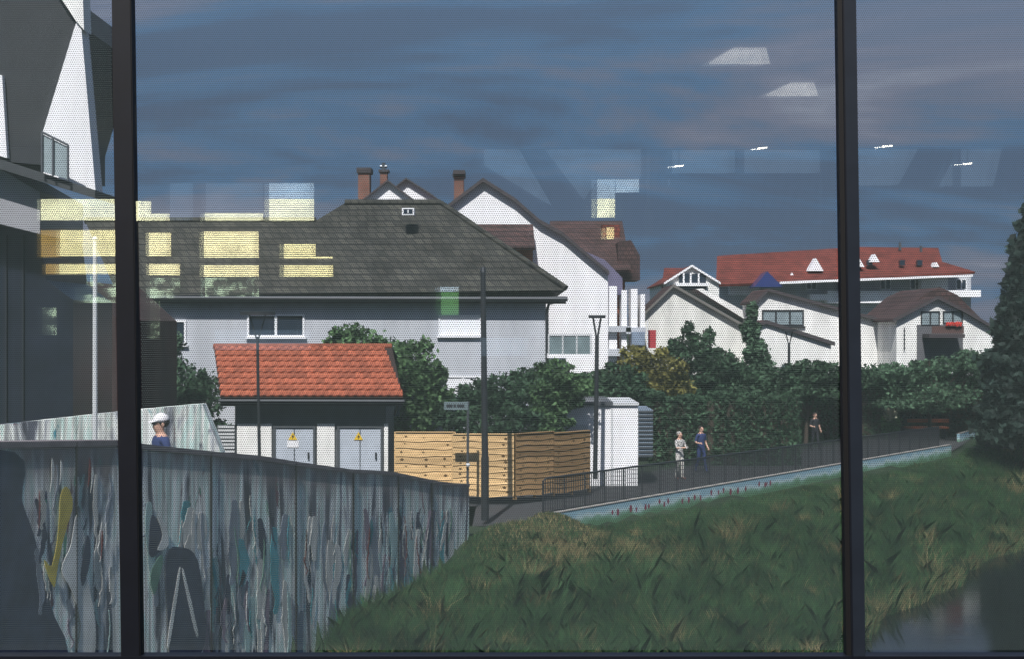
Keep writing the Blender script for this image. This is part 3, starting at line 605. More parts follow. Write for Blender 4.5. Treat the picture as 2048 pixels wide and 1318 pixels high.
# ------------------------------------------------------------------ painted walls
def muralmat(name, dark_top=True):
    m = bpy.data.materials.new(name); m.use_nodes = True; n = m.node_tree.nodes; l = m.node_tree.links; b = n['Principled BSDF']; b.inputs['Roughness'].default_value = .8
    t = n.new('ShaderNodeTexCoord')
    def noise(sc, st, dist=0.0, det=5):
        mp_ = n.new('ShaderNodeMapping'); mp_.inputs['Scale'].default_value = st; l.new(t.outputs['Object'], mp_.inputs[0])
        z = n.new('ShaderNodeTexNoise'); z.inputs['Scale'].default_value = sc; z.inputs['Detail'].default_value = det; z.inputs['Distortion'].default_value = dist; z.inputs['Roughness'].default_value = .6
        l.new(mp_.outputs[0], z.inputs['Vector']); return z
    z1 = noise(1.0, (1.6, 2.6, .36), .8)
    r = n.new('ShaderNodeValToRGB'); e = r.color_ramp.elements; e[0].position = .40; e[0].color = (.08, .085, .11, 1); e[1].position = .64; e[1].color = (.88, .87, .82, 1)
    for p, c in ((.44, (.40, .41, .43, 1)), (.49, (.78, .78, .72, 1)), (.54, (.56, .72, .66, 1)), (.59, (.84, .82, .76, 1))):
        q = e.new(p); q.color = c
    l.new(z1.outputs[0], r.inputs[0])
    z2 = noise(1.0, (2.2, 3.6, .8), 1.0)
    r2 = n.new('ShaderNodeValToRGB'); e2 = r2.color_ramp.elements; e2[0].position = .60; e2[0].color = (0, 0, 0, 1); e2[1].position = .65; e2[1].color = (1, 1, 1, 1); l.new(z2.outputs[0], r2.inputs[0])
    z3 = noise(.8, (1.0, 2.0, .5)); r3 = n.new('ShaderNodeValToRGB'); e3 = r3.color_ramp.elements; r3.color_ramp.interpolation = 'CONSTANT'
    e3[0].color = (.04, .24, .30, 1); e3[1].position = .46; e3[1].color = (.16, .07, .09, 1)
    for p, c in ((.52, (.08, .30, .20, 1)), (.58, (.03, .04, .10, 1))): q = e3.new(p); q.color = c
    l.new(z3.outputs[0], r3.inputs[0])
    mixb = n.new('ShaderNodeMix'); mixb.data_type = 'RGBA'; l.new(r2.outputs[0], mixb.inputs[0]); l.new(r.outputs[0], mixb.inputs[6]); l.new(r3.outputs[0], mixb.inputs[7])
    z5 = noise(1.0, (9, 17, .55), .4, 8); m5 = n.new('ShaderNodeMapRange'); m5.inputs[1].default_value = .36; m5.inputs[2].default_value = .62; m5.inputs[3].default_value = .55; m5.inputs[4].default_value = 1.5; l.new(z5.outputs[0], m5.inputs[0])
    mixa = n.new('ShaderNodeMix'); mixa.data_type = 'RGBA'; mixa.blend_type = 'MULTIPLY'; mixa.inputs[0].default_value = 1; l.new(mixb.outputs[2], mixa.inputs[6]); l.new(m5.outputs[0], mixa.inputs[7])
    if dark_top:
        at = n.new('ShaderNodeAttribute'); at.attribute_name = 'below_top'
        z4 = noise(1.2, (1.5, 2.2, .5)); ad = n.new('ShaderNodeMath'); ad.operation = 'MULTIPLY_ADD'; ad.inputs[1].default_value = -1.5; l.new(z4.outputs[0], ad.inputs[0]); l.new(at.outputs['Fac'], ad.inputs[2])
        mr = n.new('ShaderNodeMapRange'); mr.inputs[1].default_value = -.72; mr.inputs[2].default_value = -.22; l.new(ad.outputs[0], mr.inputs[0])
        mt = n.new('ShaderNodeMix'); mt.data_type = 'RGBA'; l.new(mr.outputs[0], mt.inputs[0]); mt.inputs[6].default_value = (.28, .22, .21, 1); l.new(mixa.outputs[2], mt.inputs[7]); l.new(mt.outputs[2], b.inputs['Base Color'])
    else: l.new(mixa.outputs[2], b.inputs['Base Color'])
    return m
MURAL = muralmat('mural_paint')
RAWTOP = mat('wall_raw_top', (.20, .17, .18), .9, .3, 3)
def solve(px, line=wall_x):               # ray through the pixel column meets the wall line
    k = (px-1024)/F; d = (-1-28*.3033)/(k-.3033); return d
top = [(-420, 884), (-150, 884), (0, 884), (240, 881), (290, 889), (430, 904), (520, 912), (600, 925), (700, 939), (780, 943), (870, 962), (905, 967), (938, 968)]
mw = thing('mural_wall', 'long graffiti painted wall running away from the lower left', 'wall', (P(0, 0, solve(400)).x, solve(400), -6.9))
def wpoly(sub, y_off0, zbot, m, nm, off=0.0, th=.3):
    pts = []
    for px, py in sub:
        d = solve(px); p = P(px, py+y_off0, d); pts.append(p)
    N_ = Vector((.957, -.29, 0)); v = []; f = []; n = len(pts)
    for p in pts: v += [p+N_*off, Vector((p.x, p.y, zbot if not callable(zbot) else zbot(p)))+N_*off]
    bk = [q-N_*th for q in v]; v2 = v+bk; K = len(v)
    for i in range(n-1):
        f += [(2*i, 2*i+1, 2*i+3, 2*i+2), (K+2*i, K+2*i+2, K+2*i+3, K+2*i+1), (2*i, 2*i+2, K+2*i+2, K+2*i), (2*i+1, K+2*i+1, K+2*i+3, 2*i+3)]
    f += [(0, K, K+1, 1), (2*n-2, 2*n-1, K+2*n-1, K+2*n-2)]
    o = mesh(nm, v2, f, m, mw)
    if nm == 'wall':                       # depth below the wall top, so that the paint can stop short of the raw top
        at = o.data.attributes.new('below_top', 'FLOAT', 'POINT')
        for i in range(len(v2)): at.data[i].value = 0.0 if i % 2 == 0 else v2[i-1].z-v2[i].z
    return o
wpoly(top, 0, -6.95, MURAL, 'wall')
wpoly(top, -.5, lambda p: p.z-.07, RAWTOP, 'coping', .02, .34)
def paint(poly, m, off):
    sp = []; K = len(poly)                 # rounded brush outline through the given points
    for i in range(K):
        p0, p1, p2, p3 = [Vector(poly[(i+j) % K]) for j in (-1, 0, 1, 2)]
        for t_ in (0, .25, .5, .75):
            sp.append(.5*((2*p1)+(p2-p0)*t_+(2*p0-5*p1+4*p2-p3)*t_**2+(3*p1-p0-3*p2+p3)*t_**3)+Vector((rnd.uniform(-.5, .5), rnd.uniform(-.5, .5))))
    N_ = Vector((.957, -.29, 0)); a = [P(x, y, solve(x))+N_*off for x, y in sp]; n = len(a)
    bk = [q-N_*.0035 for q in a]
    mesh('painted_motif', a+bk, [tuple(range(n)), tuple(range(2*n-1, n-1, -1))]+[(i, (i+1) % n, n+(i+1) % n, n+i) for i in range(n)], m, mw)
PY = mat('paint_yellow', (.62, .50, .10), .8, .3, 3); PW = mat('paint_white', (.72, .72, .68), .8, .3, 3, stretch=(3, 1, .6)); PN = mat('paint_navy', (.06, .07, .11), .8, .3, 3); PR = mat('paint_red', (.20, .05, .05), .8); PG = mat('paint_green', (.16, .30, .22), .8, .3, 3)
paint([(118, 990), (132, 975), (142, 1010), (128, 1060), (112, 1130), (104, 1175), (84, 1120), (100, 1130), (112, 1070)], PY, 0.0269)
paint([(150, 1030), (166, 1075), (160, 1110), (176, 1180), (188, 1250), (182, 1330), (148, 1330), (158, 1250), (140, 1180), (120, 1140), (138, 1090)], PW, 0.0240)
paint([(170, 1070), (178, 1110), (164, 1170), (158, 1150)], PN, 0.0273)
for cx, cy, w, hgt, m in ((100, 950, 10, 34, PW), (118, 945, 7, 24, PW), (175, 945, 8, 30, PR), (180, 960, 7, 26, PW), (75, 1020, 5, 40, PR), (200, 1090, 6, 30, PR), (208, 1070, 4, 26, PW)):
    paint([(cx, cy-hgt), (cx+w*.5, cy-hgt*.4), (cx+w*.2, cy+hgt*.3), (cx-w*.4, cy+hgt), (cx-w*.1, cy+hgt*.2)], m, 0.0277)
paint([(330, 1110), (360, 1095), (392, 1120), (408, 1240), (402, 1300), (372, 1330), (340, 1330), (332, 1220)], PN, 0.0233)
paint([(352, 1150), (357, 1150), (338, 1280), (332, 1280)], PW, 0.0262); paint([(362, 1150), (367, 1150), (392, 1260), (386, 1262)], PW, 0.0262)
paint([(298, 1150), (318, 1110), (322, 1128), (306, 1190)], PG, 0.0238); paint([(312, 1032), (328, 1050), (334, 1090), (312, 1100), (322, 1070)], PW, 0.0240); paint([(300, 1030), (320, 1060), (318, 1100), (296, 1110)], PN, 0.0218)
paint([(-420, 905), (-200, 903), (30, 905), (44, 1000), (70, 1080), (96, 1200), (118, 1330), (-200, 1340), (-420, 1330)], PN, .0030)  # plain dark area over the left end of the wall
PT = mat('paint_teal', (.10, .34, .38), .8, .3, 3); PL = mat('paint_pale', (.66, .65, .60), .8, .3, 4, stretch=(3, 3, .5))
def stroke(x, y, ln_, w_, m, off):
    n_ = 9; ph = rnd.random()*6; am = rnd.uniform(1, 5); le = []; ri = []
    for i in range(n_):
        a = i/(n_-1); cx = x+am*math.sin(a*4.2+ph)+a*rnd.uniform(-3, 3); ww = w_*(.4+.6*math.sin(math.pi*min(.97, a+.06))); le.append((cx-ww, y+a*ln_)); ri.append((cx+ww, y+a*ln_))
    paint(le+ri[::-1], m, off)
PS = mat('paint_slate', (.26, .29, .34), .8, .35, 3, stretch=(3, 3, .5)); PTG = mat('paint_teal_grey', (.36, .50, .48), .8, .35, 3, stretch=(3, 3, .5)); PU = mat('paint_dusty_purple', (.26, .20, .25), .8, .35, 3, stretch=(3, 3, .5)); PGR = mat('paint_grey', (.58, .57, .53), .8, .3, 3, stretch=(3, 3, .5))
def bottom(x): return 1330 if x < 720 else 1330-(x-720)*1.5
for i in range(95):                        # broad overlapping forms
    x = rnd.uniform(292, 905); y0_ = 990+max(0, (x-500))*.08
    y = rnd.uniform(y0_, max(y0_+5, bottom(x)-90)); stroke(x, y, rnd.uniform(60, 190), rnd.uniform(2.5, 11)*(1.25-x/1500), rnd.choice([PS, PS, PTG, PTG, PU, PGR, PGR, PL, PN, PT]), .0045+.0001*i)
for i in range(70):                        # drips and outlines
    x = rnd.uniform(292, 905); y0_ = 985+max(0, (x-500))*.08
    y = rnd.uniform(y0_, max(y0_+5, bottom(x)-70)); stroke(x, y, rnd.uniform(30, 120), rnd.uniform(.4, 1.3), rnd.choice([PL, PW, PT, PN, PN, PR, PGR, PG]), .0145+.0001*i)
for i in range(26):
    x = rnd.uniform(70, 232); stroke(x, rnd.uniform(920, 1250), rnd.uniform(40, 130), rnd.uniform(1.0, 6), rnd.choice([PGR, PTG, PS, PU, PN, PL]), .004+.00012*i)
for i in range(14):
    x = rnd.uniform(70, 232); stroke(x, rnd.uniform(920, 1250), rnd.uniform(25, 80), rnd.uniform(.6, 1.6), rnd.choice([PL, PW, PR, PN, PY]), .0085+.00012*i)
for x in (150, 420, 590, 705, 795, 862):   # joints between the cast wall sections
    ty = np.interp(x, [p_[0] for p_ in top], [p_[1] for p_ in top]); N_ = Vector((.957, -.29, 0)); a = P(x-.9, ty+3, solve(x)); b_ = P(x+.9, ty+3, solve(x))
    v = [a+N_*.03, b_+N_*.03, Vector((b_.x, b_.y, -6.9))+N_*.03, Vector((a.x, a.y, -6.9))+N_*.03]; v += [q-N_*.02 for q in v]
    mesh('joint', v, [(0,1,2,3),(4,7,6,5),(0,4,5,1),(1,5,6,2),(2,6,7,3),(3,7,4,0)], GASKET, mw)
# farther painted wall
fw_ = thing('painted_wall', 'farther painted wall behind the person in the white cap', 'wall', P(150, 900, 19.6))
ftop = [(-420, 872, 18.4), (0, 850, 19.0), (240, 823, 20.4), (404, 808, 21.6), (442, 905, 21.8)]
v = []; f = []
for px, py, d in ftop: p = P(px, py, d); v += [p, (p.x, p.y, -5.2)]
v = [Vector(q) for q in v]; K = len(v); v += [q+Vector((0, .3, 0)) for q in v]
for i in range(len(ftop)-1): f += [(2*i, 2*i+1, 2*i+3, 2*i+2), (K+2*i, K+2*i+2, K+2*i+3, K+2*i+1), (2*i, 2*i+2, K+2*i+2, K+2*i)]
f += [(0, K, K+1, 1), (K-2, K-1, 2*K-1, 2*K-2)]
mesh('wall', v, f, muralmat('mural_paint_far', False), fw_)
# low road wall painted as a meadow
def lowmat():
    m = bpy.data.materials.new('meadow_mural'); m.use_nodes = True; n = m.node_tree.nodes; l = m.node_tree.links; b = n['Principled BSDF']; b.inputs['Roughness'].default_value = .8
    t = n.new('ShaderNodeTexCoord'); s = n.new('ShaderNodeSeparateXYZ'); l.new(t.outputs['Object'], s.inputs[0])
    z = n.new('ShaderNodeTexNoise'); z.inputs['Scale'].default_value = 2.2; z.inputs['Detail'].default_value = 5; l.new(t.outputs['Object'], z.inputs['Vector'])
    mu = n.new('ShaderNodeMath'); mu.operation = 'MULTIPLY_ADD'; mu.inputs[1].default_value = .5; l.new(z.outputs[0], mu.inputs[0]); l.new(s.outputs[2], mu.inputs[2])
    mu2 = n.new('ShaderNodeMath'); mu2.operation = 'ADD'; mu2.inputs[1].default_value = .12; l.new(mu.outputs[0], mu2.inputs[0]); mu = mu2
    r = n.new('ShaderNodeValToRGB'); e = r.color_ramp.elements; e[0].position = .36; e[0].color = (.07, .16, .08, 1); e[1].position = .66; e[1].color = (.20, .33, .40, 1)
    q = e.new(.46); q.color = (.14, .27, .20, 1); q = e.new(.55); q.color = (.36, .46, .48, 1)
    l.new(mu.outputs[0], r.inputs[0]); l.new(r.outputs[0], b.inputs['Base Color']); return m
LOW = lowmat()
def lowwall(A, B, label, flowers=True):
    t = thing('low_wall', label, 'wall', (A[0], A[1], -5.0))
    A = Vector(A); B = Vector(B); u = (B-A).normalized(); n = Vector((u.y, -u.x, 0))
    if n.y > 0: n = -n
    v = [A+Vector((0, 0, -1.4)), B+Vector((0, 0, -1.4)), B, A]; v += [q-n*.12 for q in v]
    mesh('wall', v, [(0,1,2,3),(4,7,6,5),(0,4,5,1),(1,5,6,2),(2,6,7,3),(3,7,4,0)], LOW, t)
    c = [A+n*.015, B+n*.015, B-n*.13, A-n*.13]
    MB().slab([q+Vector((0, 0, .003)) for q in c], .018).build('coping', mat('coping_stone', (.26, .24, .22), .9, .1, 3), t)
    if flowers:
        fm = mat('poppy_paint', (.16, .02, .05), .8); L = (B-A).length
        for i in range(24):
            a = L*(.08+.36*i/24+rnd.random()*.02); q = A+u*a+n*.006+Vector((0, 0, -.28+rnd.random()*.12)); w = .04+.03*rnd.random()
            k = [q+(u*math.cos(x)+Vector((0, 0, 1.7*math.sin(x))))*w for x in [2*math.pi*j/6 for j in range(6)]]
            mesh('poppy', k, [tuple(range(6))], fm, t)
lowwall((1.07, 30, -4.60), (17.5, 47.8, -4.60), 'low wall painted with blue sky and poppies along the road')
lowwall((19.7, 52.8, -4.6), (26.5, 62.7, -4.55), 'far end of the low painted wall at the right edge', False)
bo = thing('stone_post', 'small pale stone post at the end of the far low wall', 'post', P(2022, 850, 60))
MB().rect(2012, 828, 2036, 860, 60, .6).build('block', CREAM, bo); MB().rect(2010, 824, 2038, 828, 59.9, .8).build('cap', CREAM2, bo)

# ------------------------------------------------------------------ poles, lamps, signs
def pole(name, label, cat, px_top, py_top, px_b, py_b, d, r, m, zb=None):
    base = P(px_b, py_b, d); t = thing(name, label, cat, base)
    return t, base, P(px_top, py_top, d)
t, ba, tp = pole('street_lamp', 'tall dark lamp post standing in front of the wooden fence', 'lamp post', 966, 545, 970, 1040, 30.5, .08, DSTEEL)
MB().tube([ba, ba+Vector((0, 0, 1.6))], .10, 12).build('base', DSTEEL, t); MB().tube([ba+Vector((0, 0, 1.55)), tp], .085, 12, .065).build('pole', DSTEEL, t)
MB().tube([tp, tp+Vector((0, 0, .14))], .09, 10, .05).build('cap', DSTEEL, t)
def tlamp(px, py, pb, d, w, label, r=.045, lean_=0):
    base = P(px+lean_, pb, d); tp = P(px, py, d); t = thing('street_lamp', label, 'lamp post', base)
    MB().tube([base, P(px+lean_*.3, (py+pb)/2, d), tp+Vector((0, 0, -.6))], r*1.2, 10, r).build('pole', DSTEEL, t)
    for s in (-1, 1): MB().tube([tp+Vector((0, 0, -.75)), tp+Vector((s*w*.45, 0, -.05))], r*.5, 6).build('arm', DSTEEL, t)
    k = 16; vs = [tp+Vector((w*math.cos(2*math.pi*j/k), w*.6*math.sin(2*math.pi*j/k), z)) for z in (-.05, .04) for j in range(k)]
    mesh('lamp_head', vs, [tuple(range(k)), tuple(range(2*k-1, k-1, -1))]+[(j, (j+1) % k, k+(j+1) % k, k+j) for j in range(k)], DSTEEL, t)
tlamp(1194, 633, 958, 36.5, .26, 'street lamp with flat disc head in front of the white gable', .06, -4)
tlamp(1578, 661, 760, 56, .36, 'street lamp with flat disc head before the cream annex', .06)
tlamp(515, 626, 914, 30.5, .45, 'thin street lamp with wide flat head in front of the shed', .035, 4)
for px, y0, y1, d, r, m, lab, cat in ((190, 478, 900, 18.2, .04, LSTEEL, 'pale grey mast left of the left mullion', 'mast'), (1295, 642, 792, 50, .03, WFRAME, 'thin white flagpole before the cream gable', 'mast'), (1330, 705, 792, 48, .03, STEEL, 'thin blue grey pole beside the yellowish shrub', 'mast'), (2034, 762, 826, 61, .07, LSTEEL, 'grey post at the far right edge', 'post')):
    t = thing('mast', lab, cat, P(px, y1, d)); MB().tube([P(px, y1+6, d), P(px, y0, d)], r, 8, r*.8).build('pole', m, t); MB().sphere(P(px, y0, d), r*1.1, 8).build('cap', m, t)
sg = thing('street_sign', 'street name sign on a thin grey post beside the fence', 'sign', P(935, 1000, 32.6))
MB().tube([P(935, 1000, 32.6), P(936, 803, 32.6)], .035, 8).build('post', STEEL, sg)
pl = MB().rect(888, 804, 936, 820, 32.55, .02).build('plate', mat('sign_plate', (.14, .18, .19), .5, .1, 3), sg)
for x0, x1 in ((893, 905), (907, 912), (914, 929)): MB().rect(x0, 809, x1, 815, 32.545, .004).build('lettering', DSTEEL, pl)
MB().sphere(P(936, 930, 32.5), .06, 8).build('clamp', LSTEEL, sg)
be = thing('bench', 'reddish wooden bench beside the road behind the right mullion', 'bench', P(1860, 877, 54.2))
MB().rect(1815, 854, 1898, 857, 54.2, .5).build('seat', mat('bench_red', (.30, .09, .05), .7), be); MB().rect(1815, 838, 1898, 845, 54.65, .06).build('backrest', mat('bench_red2', (.30, .09, .05), .7), be)
for px in (1822, 1888): MB().rect(px, 857, px+3, 879, 54.25, .4).build('leg', DSTEEL, be)

# ------------------------------------------------------------------ foliage
def leaves(blobs, n, size, box=False):
    V = []
    w = np.array([b[1][0]*b[1][1]*b[1][2] for b in blobs])**(2/3); w = w/w.sum()
    idx = rng.choice(len(blobs), n, p=w)
    ctr = np.array([b[0] for b in blobs])[idx]; rad = np.array([b[1] for b in blobs])[idx]
    if box: pts = rng.uniform(-1, 1, (n, 3)); ax = rng.integers(0, 3, n); s = rng.random(n) < .75; pts[np.arange(n)[s], ax[s]] = np.sign(pts[np.arange(n)[s], ax[s]])*(1-.12*rng.random(s.sum()))
    else:
        u = rng.normal(size=(n, 3)); u /= np.linalg.norm(u, axis=1)[:, None]; pts = u*(rng.random(n)**.33)[:, None]*(1+.18*rng.normal(size=n)*0.6)[:, None]
    c = ctr+pts*rad
    a = rng.normal(size=(n, 3)); a /= np.linalg.norm(a, axis=1)[:, None]; b = np.cross(a, rng.normal(size=(n, 3))); b /= np.linalg.norm(b, axis=1)[:, None]
    s = size*(.6+.8*rng.random(n))[:, None]
    q = np.stack([c-a*s, c+b*s*.55, c+a*s, c-b*s*.55], 1)
    return q.reshape(-1, 3)
def quads(name, co, m, parent):
    N = len(co)//4; org = np.array(ORG[parent.name]); me = bpy.data.meshes.new(name)
    me.vertices.add(N*4); me.vertices.foreach_set('co', (co-org).ravel().astype(np.float32)); me.loops.add(N*4); me.loops.foreach_set('vertex_index', np.arange(N*4, dtype=np.int32))
    me.polygons.add(N); me.polygons.foreach_set('loop_start', np.arange(0, N*4, 4, dtype=np.int32)); me.polygons.foreach_set('loop_total', np.full(N, 4, dtype=np.int32))
    me.update(calc_edges=True); me.materials.append(m)
    o = bpy.data.objects.new(name, me); C.objects.link(o); o.parent = parent; ORG[o.name] = Vector(org); return o
def bush(name, label, cat, blobs_px, d, n, size, m, group=None, base=-4.97, deep=.8):
    """blobs_px: (px, py, rx px, ry px) clumps at distance d"""
    k = d/F; bl = []
    for i, (x, y, rx, ry) in enumerate(blobs_px):
        p = P(x, y, d); p.y += rnd.uniform(-.4, .4)*rx*k; bl.append((tuple(p), (rx*k, max(rx, ry)*k*deep, ry*k)))
    cx = sum(b[0][0] for b in bl)/len(bl)
    t = thing(name, label, cat, (cx, d, base), group)
    # finer clumps on the surface of the large ones give an uneven outline
    fine = list(bl)
    for c, r in bl:
        for _ in range(16):
            u = Vector((rnd.gauss(0, 1), rnd.gauss(0, 1), rnd.gauss(0, 1))).normalized(); s = rnd.uniform(.12, .34)
            fine.append(((c[0]+u.x*r[0]*1.0, c[1]+u.y*r[1]*1.0, c[2]+u.z*r[2]*1.0), (r[0]*s, r[1]*s, r[2]*s)))
    quads('crown', leaves(fine, int(n*1.7), size*.74), m, t)
    tb = MB(); root = Vector((cx, d+.1, base))
    top_ = max(b[0][2] for b in bl)
    tb.tube([root, Vector((cx+.05, d+.1, base+(top_-base)*.5)), Vector((cx, d+.1, top_))], .10, 7, .03)
    for c, r in bl: tb.tube([Vector((cx, d+.1, base+(c[2]-base)*.45)), Vector(c)], .05, 6, .015)
    tb.build('trunk', BARK, t)
    return t
bush('leafy_tree', 'leafy green tree behind the red roofed shed', 'tree', [(712, 690, 55, 40), (680, 700, 30, 30), (820, 735, 55, 55), (850, 790, 50, 60), (770, 720, 50, 40), (838, 850, 45, 50)], 38.9, 7000, .11, LEAF1)
bush('leafy_tree', 'dark green shrub beside the left mullion', 'tree', [(315, 700, 45, 50), (290, 770, 50, 60), (350, 760, 45, 45), (380, 800, 40, 40), (310, 650, 30, 20)], 37, 5000, .11, LEAF4)
bush('shrub', 'dark shrub between the shed and the painted wall end', 'shrub', [(415, 790, 35, 45), (390, 850, 45, 50), (440, 880, 30, 40)], 36.5, 3500, .09, LEAF2)
bush('shrub', 'broad shrub above the wooden fence beside the street sign', 'shrub', [(960, 800, 50, 40), (1010, 790, 50, 45), (920, 830, 45, 35), (1000, 850, 80, 40), (1060, 770, 40, 30)], 36.8, 7000, .09, LEAF2)
bush('shrub', 'leafy shrub below the balcony of the grey house', 'shrub', [(1110, 745, 40, 25), (1080, 790, 60, 40), (1125, 790, 40, 35), (1150, 775, 40, 26), (1090, 842, 48, 26)], 37.2, 6000, .09, LEAF1)
bush('shrub', 'low shrub in front of the white gable', 'shrub', [(1200, 770, 50, 25), (1240, 760, 45, 30), (1180, 800, 50, 25), (1250, 790, 50, 30)], 44, 4500, .11, LEAF2)
bush('shrub', 'yellowish olive shrub beside the thin white flagpole', 'shrub', [(1270, 730, 35, 35), (1320, 745, 45, 40), (1350, 770, 35, 30), (1290, 770, 50, 30)], 47, 5000, .11, LEAF3)
bush('leafy_tree', 'dark rounded tree in front of the cream gable', 'tree', [(1358, 700, 20, 26), (1398, 706, 32, 34), (1440, 728, 38, 28), (1400, 770, 70, 40), (1460, 780, 70, 36), (1376, 660, 12, 16), (1420, 672, 10, 14)], 52, 9000, .12, LEAF2)
bush('leafy_tree', 'narrow dark tree between the two cream gables', 'tree', [(1505, 626, 10, 20), (1502, 662, 18, 26), (1512, 706, 24, 28), (1490, 760, 50, 36), (1530, 740, 22, 20)], 53.5, 7000, .12, LEAF4)
bush('shrub', 'dark shrub below the street lamp at the cream annex', 'shrub', [(1580, 748, 36, 20), (1620, 744, 36, 22), (1665, 748, 40, 22), (1560, 780, 60, 26), (1640, 785, 60, 26)], 52, 6000, .12, LEAF2)
bush('shrub', 'shrub in front of the cottage right of the mullion', 'shrub', [(1740, 752, 45, 22), (1790, 750, 40, 22), (1840, 744, 36, 20), (1890, 738, 40, 22), (1940, 722, 36, 22), (1970, 740, 50, 34), (1850, 790, 110, 30)], 53.5, 8000, .12, LEAF4)
def hedge(label, px0, px1, py0, d, thick, n, m, base=-4.97, d2=None, size=.11):
    d2 = d2 or d; t = thing('hedge', label, 'hedge', (P((px0+px1)/2, 0, d).x, d, base), 'clipped hedges along the road')
    k = 14; bl = []
    A, B = P(px0, py0, d), P(px1, py0, d2)
    for i in range(k):
        p = A.lerp(B, (i+.5)/k); hh = (p.z-base)/2*rnd.uniform(.94, 1.06); bl.append(((p.x, p.y+thick/2, base+hh), ((B.x-A.x)/k*.6, thick/2*rnd.uniform(.85, 1.1), hh)))
    quads('foliage', leaves(bl, int(n*1.8), size*.72, True), m, t)
    n_ = Vector((0, 1, 0))*thick*.8
    v = [Vector((A.x, A.y+.15, base)), Vector((B.x, B.y+.15, base)), Vector((B.x, B.y+.15, B.z-.2)), Vector((A.x, A.y+.15, A.z-.2))]; v += [q+n_ for q in v]
    mesh('core_block', v, [(0,1,2,3),(4,7,6,5),(0,4,5,1),(1,5,6,2),(2,6,7,3),(3,7,4,0)], BARK, t)  # solid dark box added inside the leaves to block light
hedge('dark hedge right of the white garage behind the walkers', 1306, 1600, 792, 43.5, 1.6, 16000, LEAF2)
hedge('dark hedge behind the right mullion beyond the road', 1560, 1800, 775, 54, 1.8, 14000, LEAF2)
hedge('long dark hedge under the cottage at the right edge', 1700, 2120, 752, 55.3, 1.2, 20000, NEEDLE)
hedge('dark hedge under the barn left of the left mullion', -150, 300, 770, 33, 1.4, 9000, LEAF2)
# tall conifer at the right
def conifer(label, px, top_py, d, base_py, w_px, n, lean_=0):
    k = d/F; tp = P(px, top_py, d); base = Vector((tp.x, d, -4.97)); t = thing('conifer_tree', label, 'tree', base)
    tb = MB().tube([base, tp], .28, 9, .03); H = tp.z-base.z; bl = []
    for i in range(46):
        a = i/45; z = base.z+H*(.08+.9*a); R = w_px*k*(1.0-a)**.75*rnd.uniform(.75, 1.15)
        for j in range(5):
            an = rnd.random()*6.28; q = Vector((tp.x+R*math.cos(an)*.65, d+R*math.sin(an)*.65, z-R*.12)); bl.append((tuple(q), (R*.42+.1, R*.42+.1, .22+R*.08)))
            if j < 2: tb.tube([(tp.x, d, z), q], .04, 5, .01)
    quads('crown', leaves(bl, n, .16), NEEDLE, t); tb.build('trunk', BARK, t)
conifer('tall dark conifer at the right edge of the picture', 2062, 372, 47, 800, 108, 20000)
conifer('shorter dark conifer in front of the tall one', 2010, 590, 50, 800, 40, 6000)
fb = thing('flower_shrub', 'small shrub with white and yellow blossoms beside the road bench', 'shrub', (P(1780, 0, 54).x, 54, -4.97))
kk = 54/F
quads('foliage', leaves([(tuple(P(1780, 846, 54)), (18*kk, .4, 34*kk))], 2000, .06), LEAF1, fb)
quads('blossoms', leaves([(tuple(P(1780, 826, 53.8)), (14*kk, .3, 17*kk))], 170, .07), mat('blossom', (.70, .66, .50), .7, .2, 20), fb)

# ------------------------------------------------------------------ meadow grass on the bank
NB = 380000
gx = []; 
d = 19+36*rng.random(NB*3)**1.25; X = rng.uniform(-.15, .45, NB*3)*d
ok = []
for i in range(NB*3):
    x, y = X[i], d[i]
    if x < wall_x(y)+.1 or y > yb(x)-.12: continue
    s = stream_s(x, y)
    if s < -.05: continue
    ok.append((x, y, h(x, y), s))
    if len(ok) >= NB: break
n0 = len(ok); tuft = []
for c in range(650):
    x, y, z, s_ = ok[rnd.randrange(n0)]
    if yb(x)-y < 1.2 or s_ < .1: continue
    for q in range(85): tuft.append((x+rnd.gauss(0, .11), y+rnd.gauss(0, .11), z-.02, c+10.0))
ok = np.array(ok+tuft); n = len(ok); istuft = np.arange(n) >= n0; tid = np.where(istuft, ok[:, 3], 0).astype(int)
clump = .5+.3*np.sin(ok[:, 0]*2.1+np.sin(ok[:, 1]*.9)*1.5)*np.cos(ok[:, 1]*1.3+ok[:, 0]*.7)+.2*np.sin(ok[:, 0]*5.3+ok[:, 1]*1.7)*np.sin(ok[:, 1]*4.1-ok[:, 0])
tall = rng.random(n) < .008
hgt = (.10+.24*rng.random(n))*np.where(tall, 1.8, 1)*np.where(istuft, 1.3+.9*((tid*7919) % 100)/100, 1)*(.35+1.3*clump)*np.clip((np.array([yb(q) for q in ok[:, 0]])-ok[:, 1])/4, .3, 1)
an = rng.random(n)*6.283; wd = np.where(tall, .5, 1)*(.0030+.00008*ok[:, 1])*(1+.6*rng.random(n)); ln = hgt*(.2+.6*rng.random(n))*np.where(istuft, 1.3, 1); la = rng.random(n)*6.283
b0 = ok[:, :3]; sd = np.stack([np.cos(an)*wd, np.sin(an)*wd, np.zeros(n)], 1)
mid = b0+np.stack([np.cos(la)*ln*.35, np.sin(la)*ln*.35, hgt*.6], 1); tpp = b0+np.stack([np.cos(la)*ln, np.sin(la)*ln, hgt], 1)
co = np.stack([b0-sd, b0+sd, mid+sd*.7, tpp, mid-sd*.7], 1).reshape(-1, 3)
me = bpy.data.meshes.new('meadow_grass'); me.vertices.add(n*5); me.vertices.foreach_set('co', co.ravel().astype(np.float32)); me.loops.add(n*5); me.loops.foreach_set('vertex_index', np.arange(n*5, dtype=np.int32))
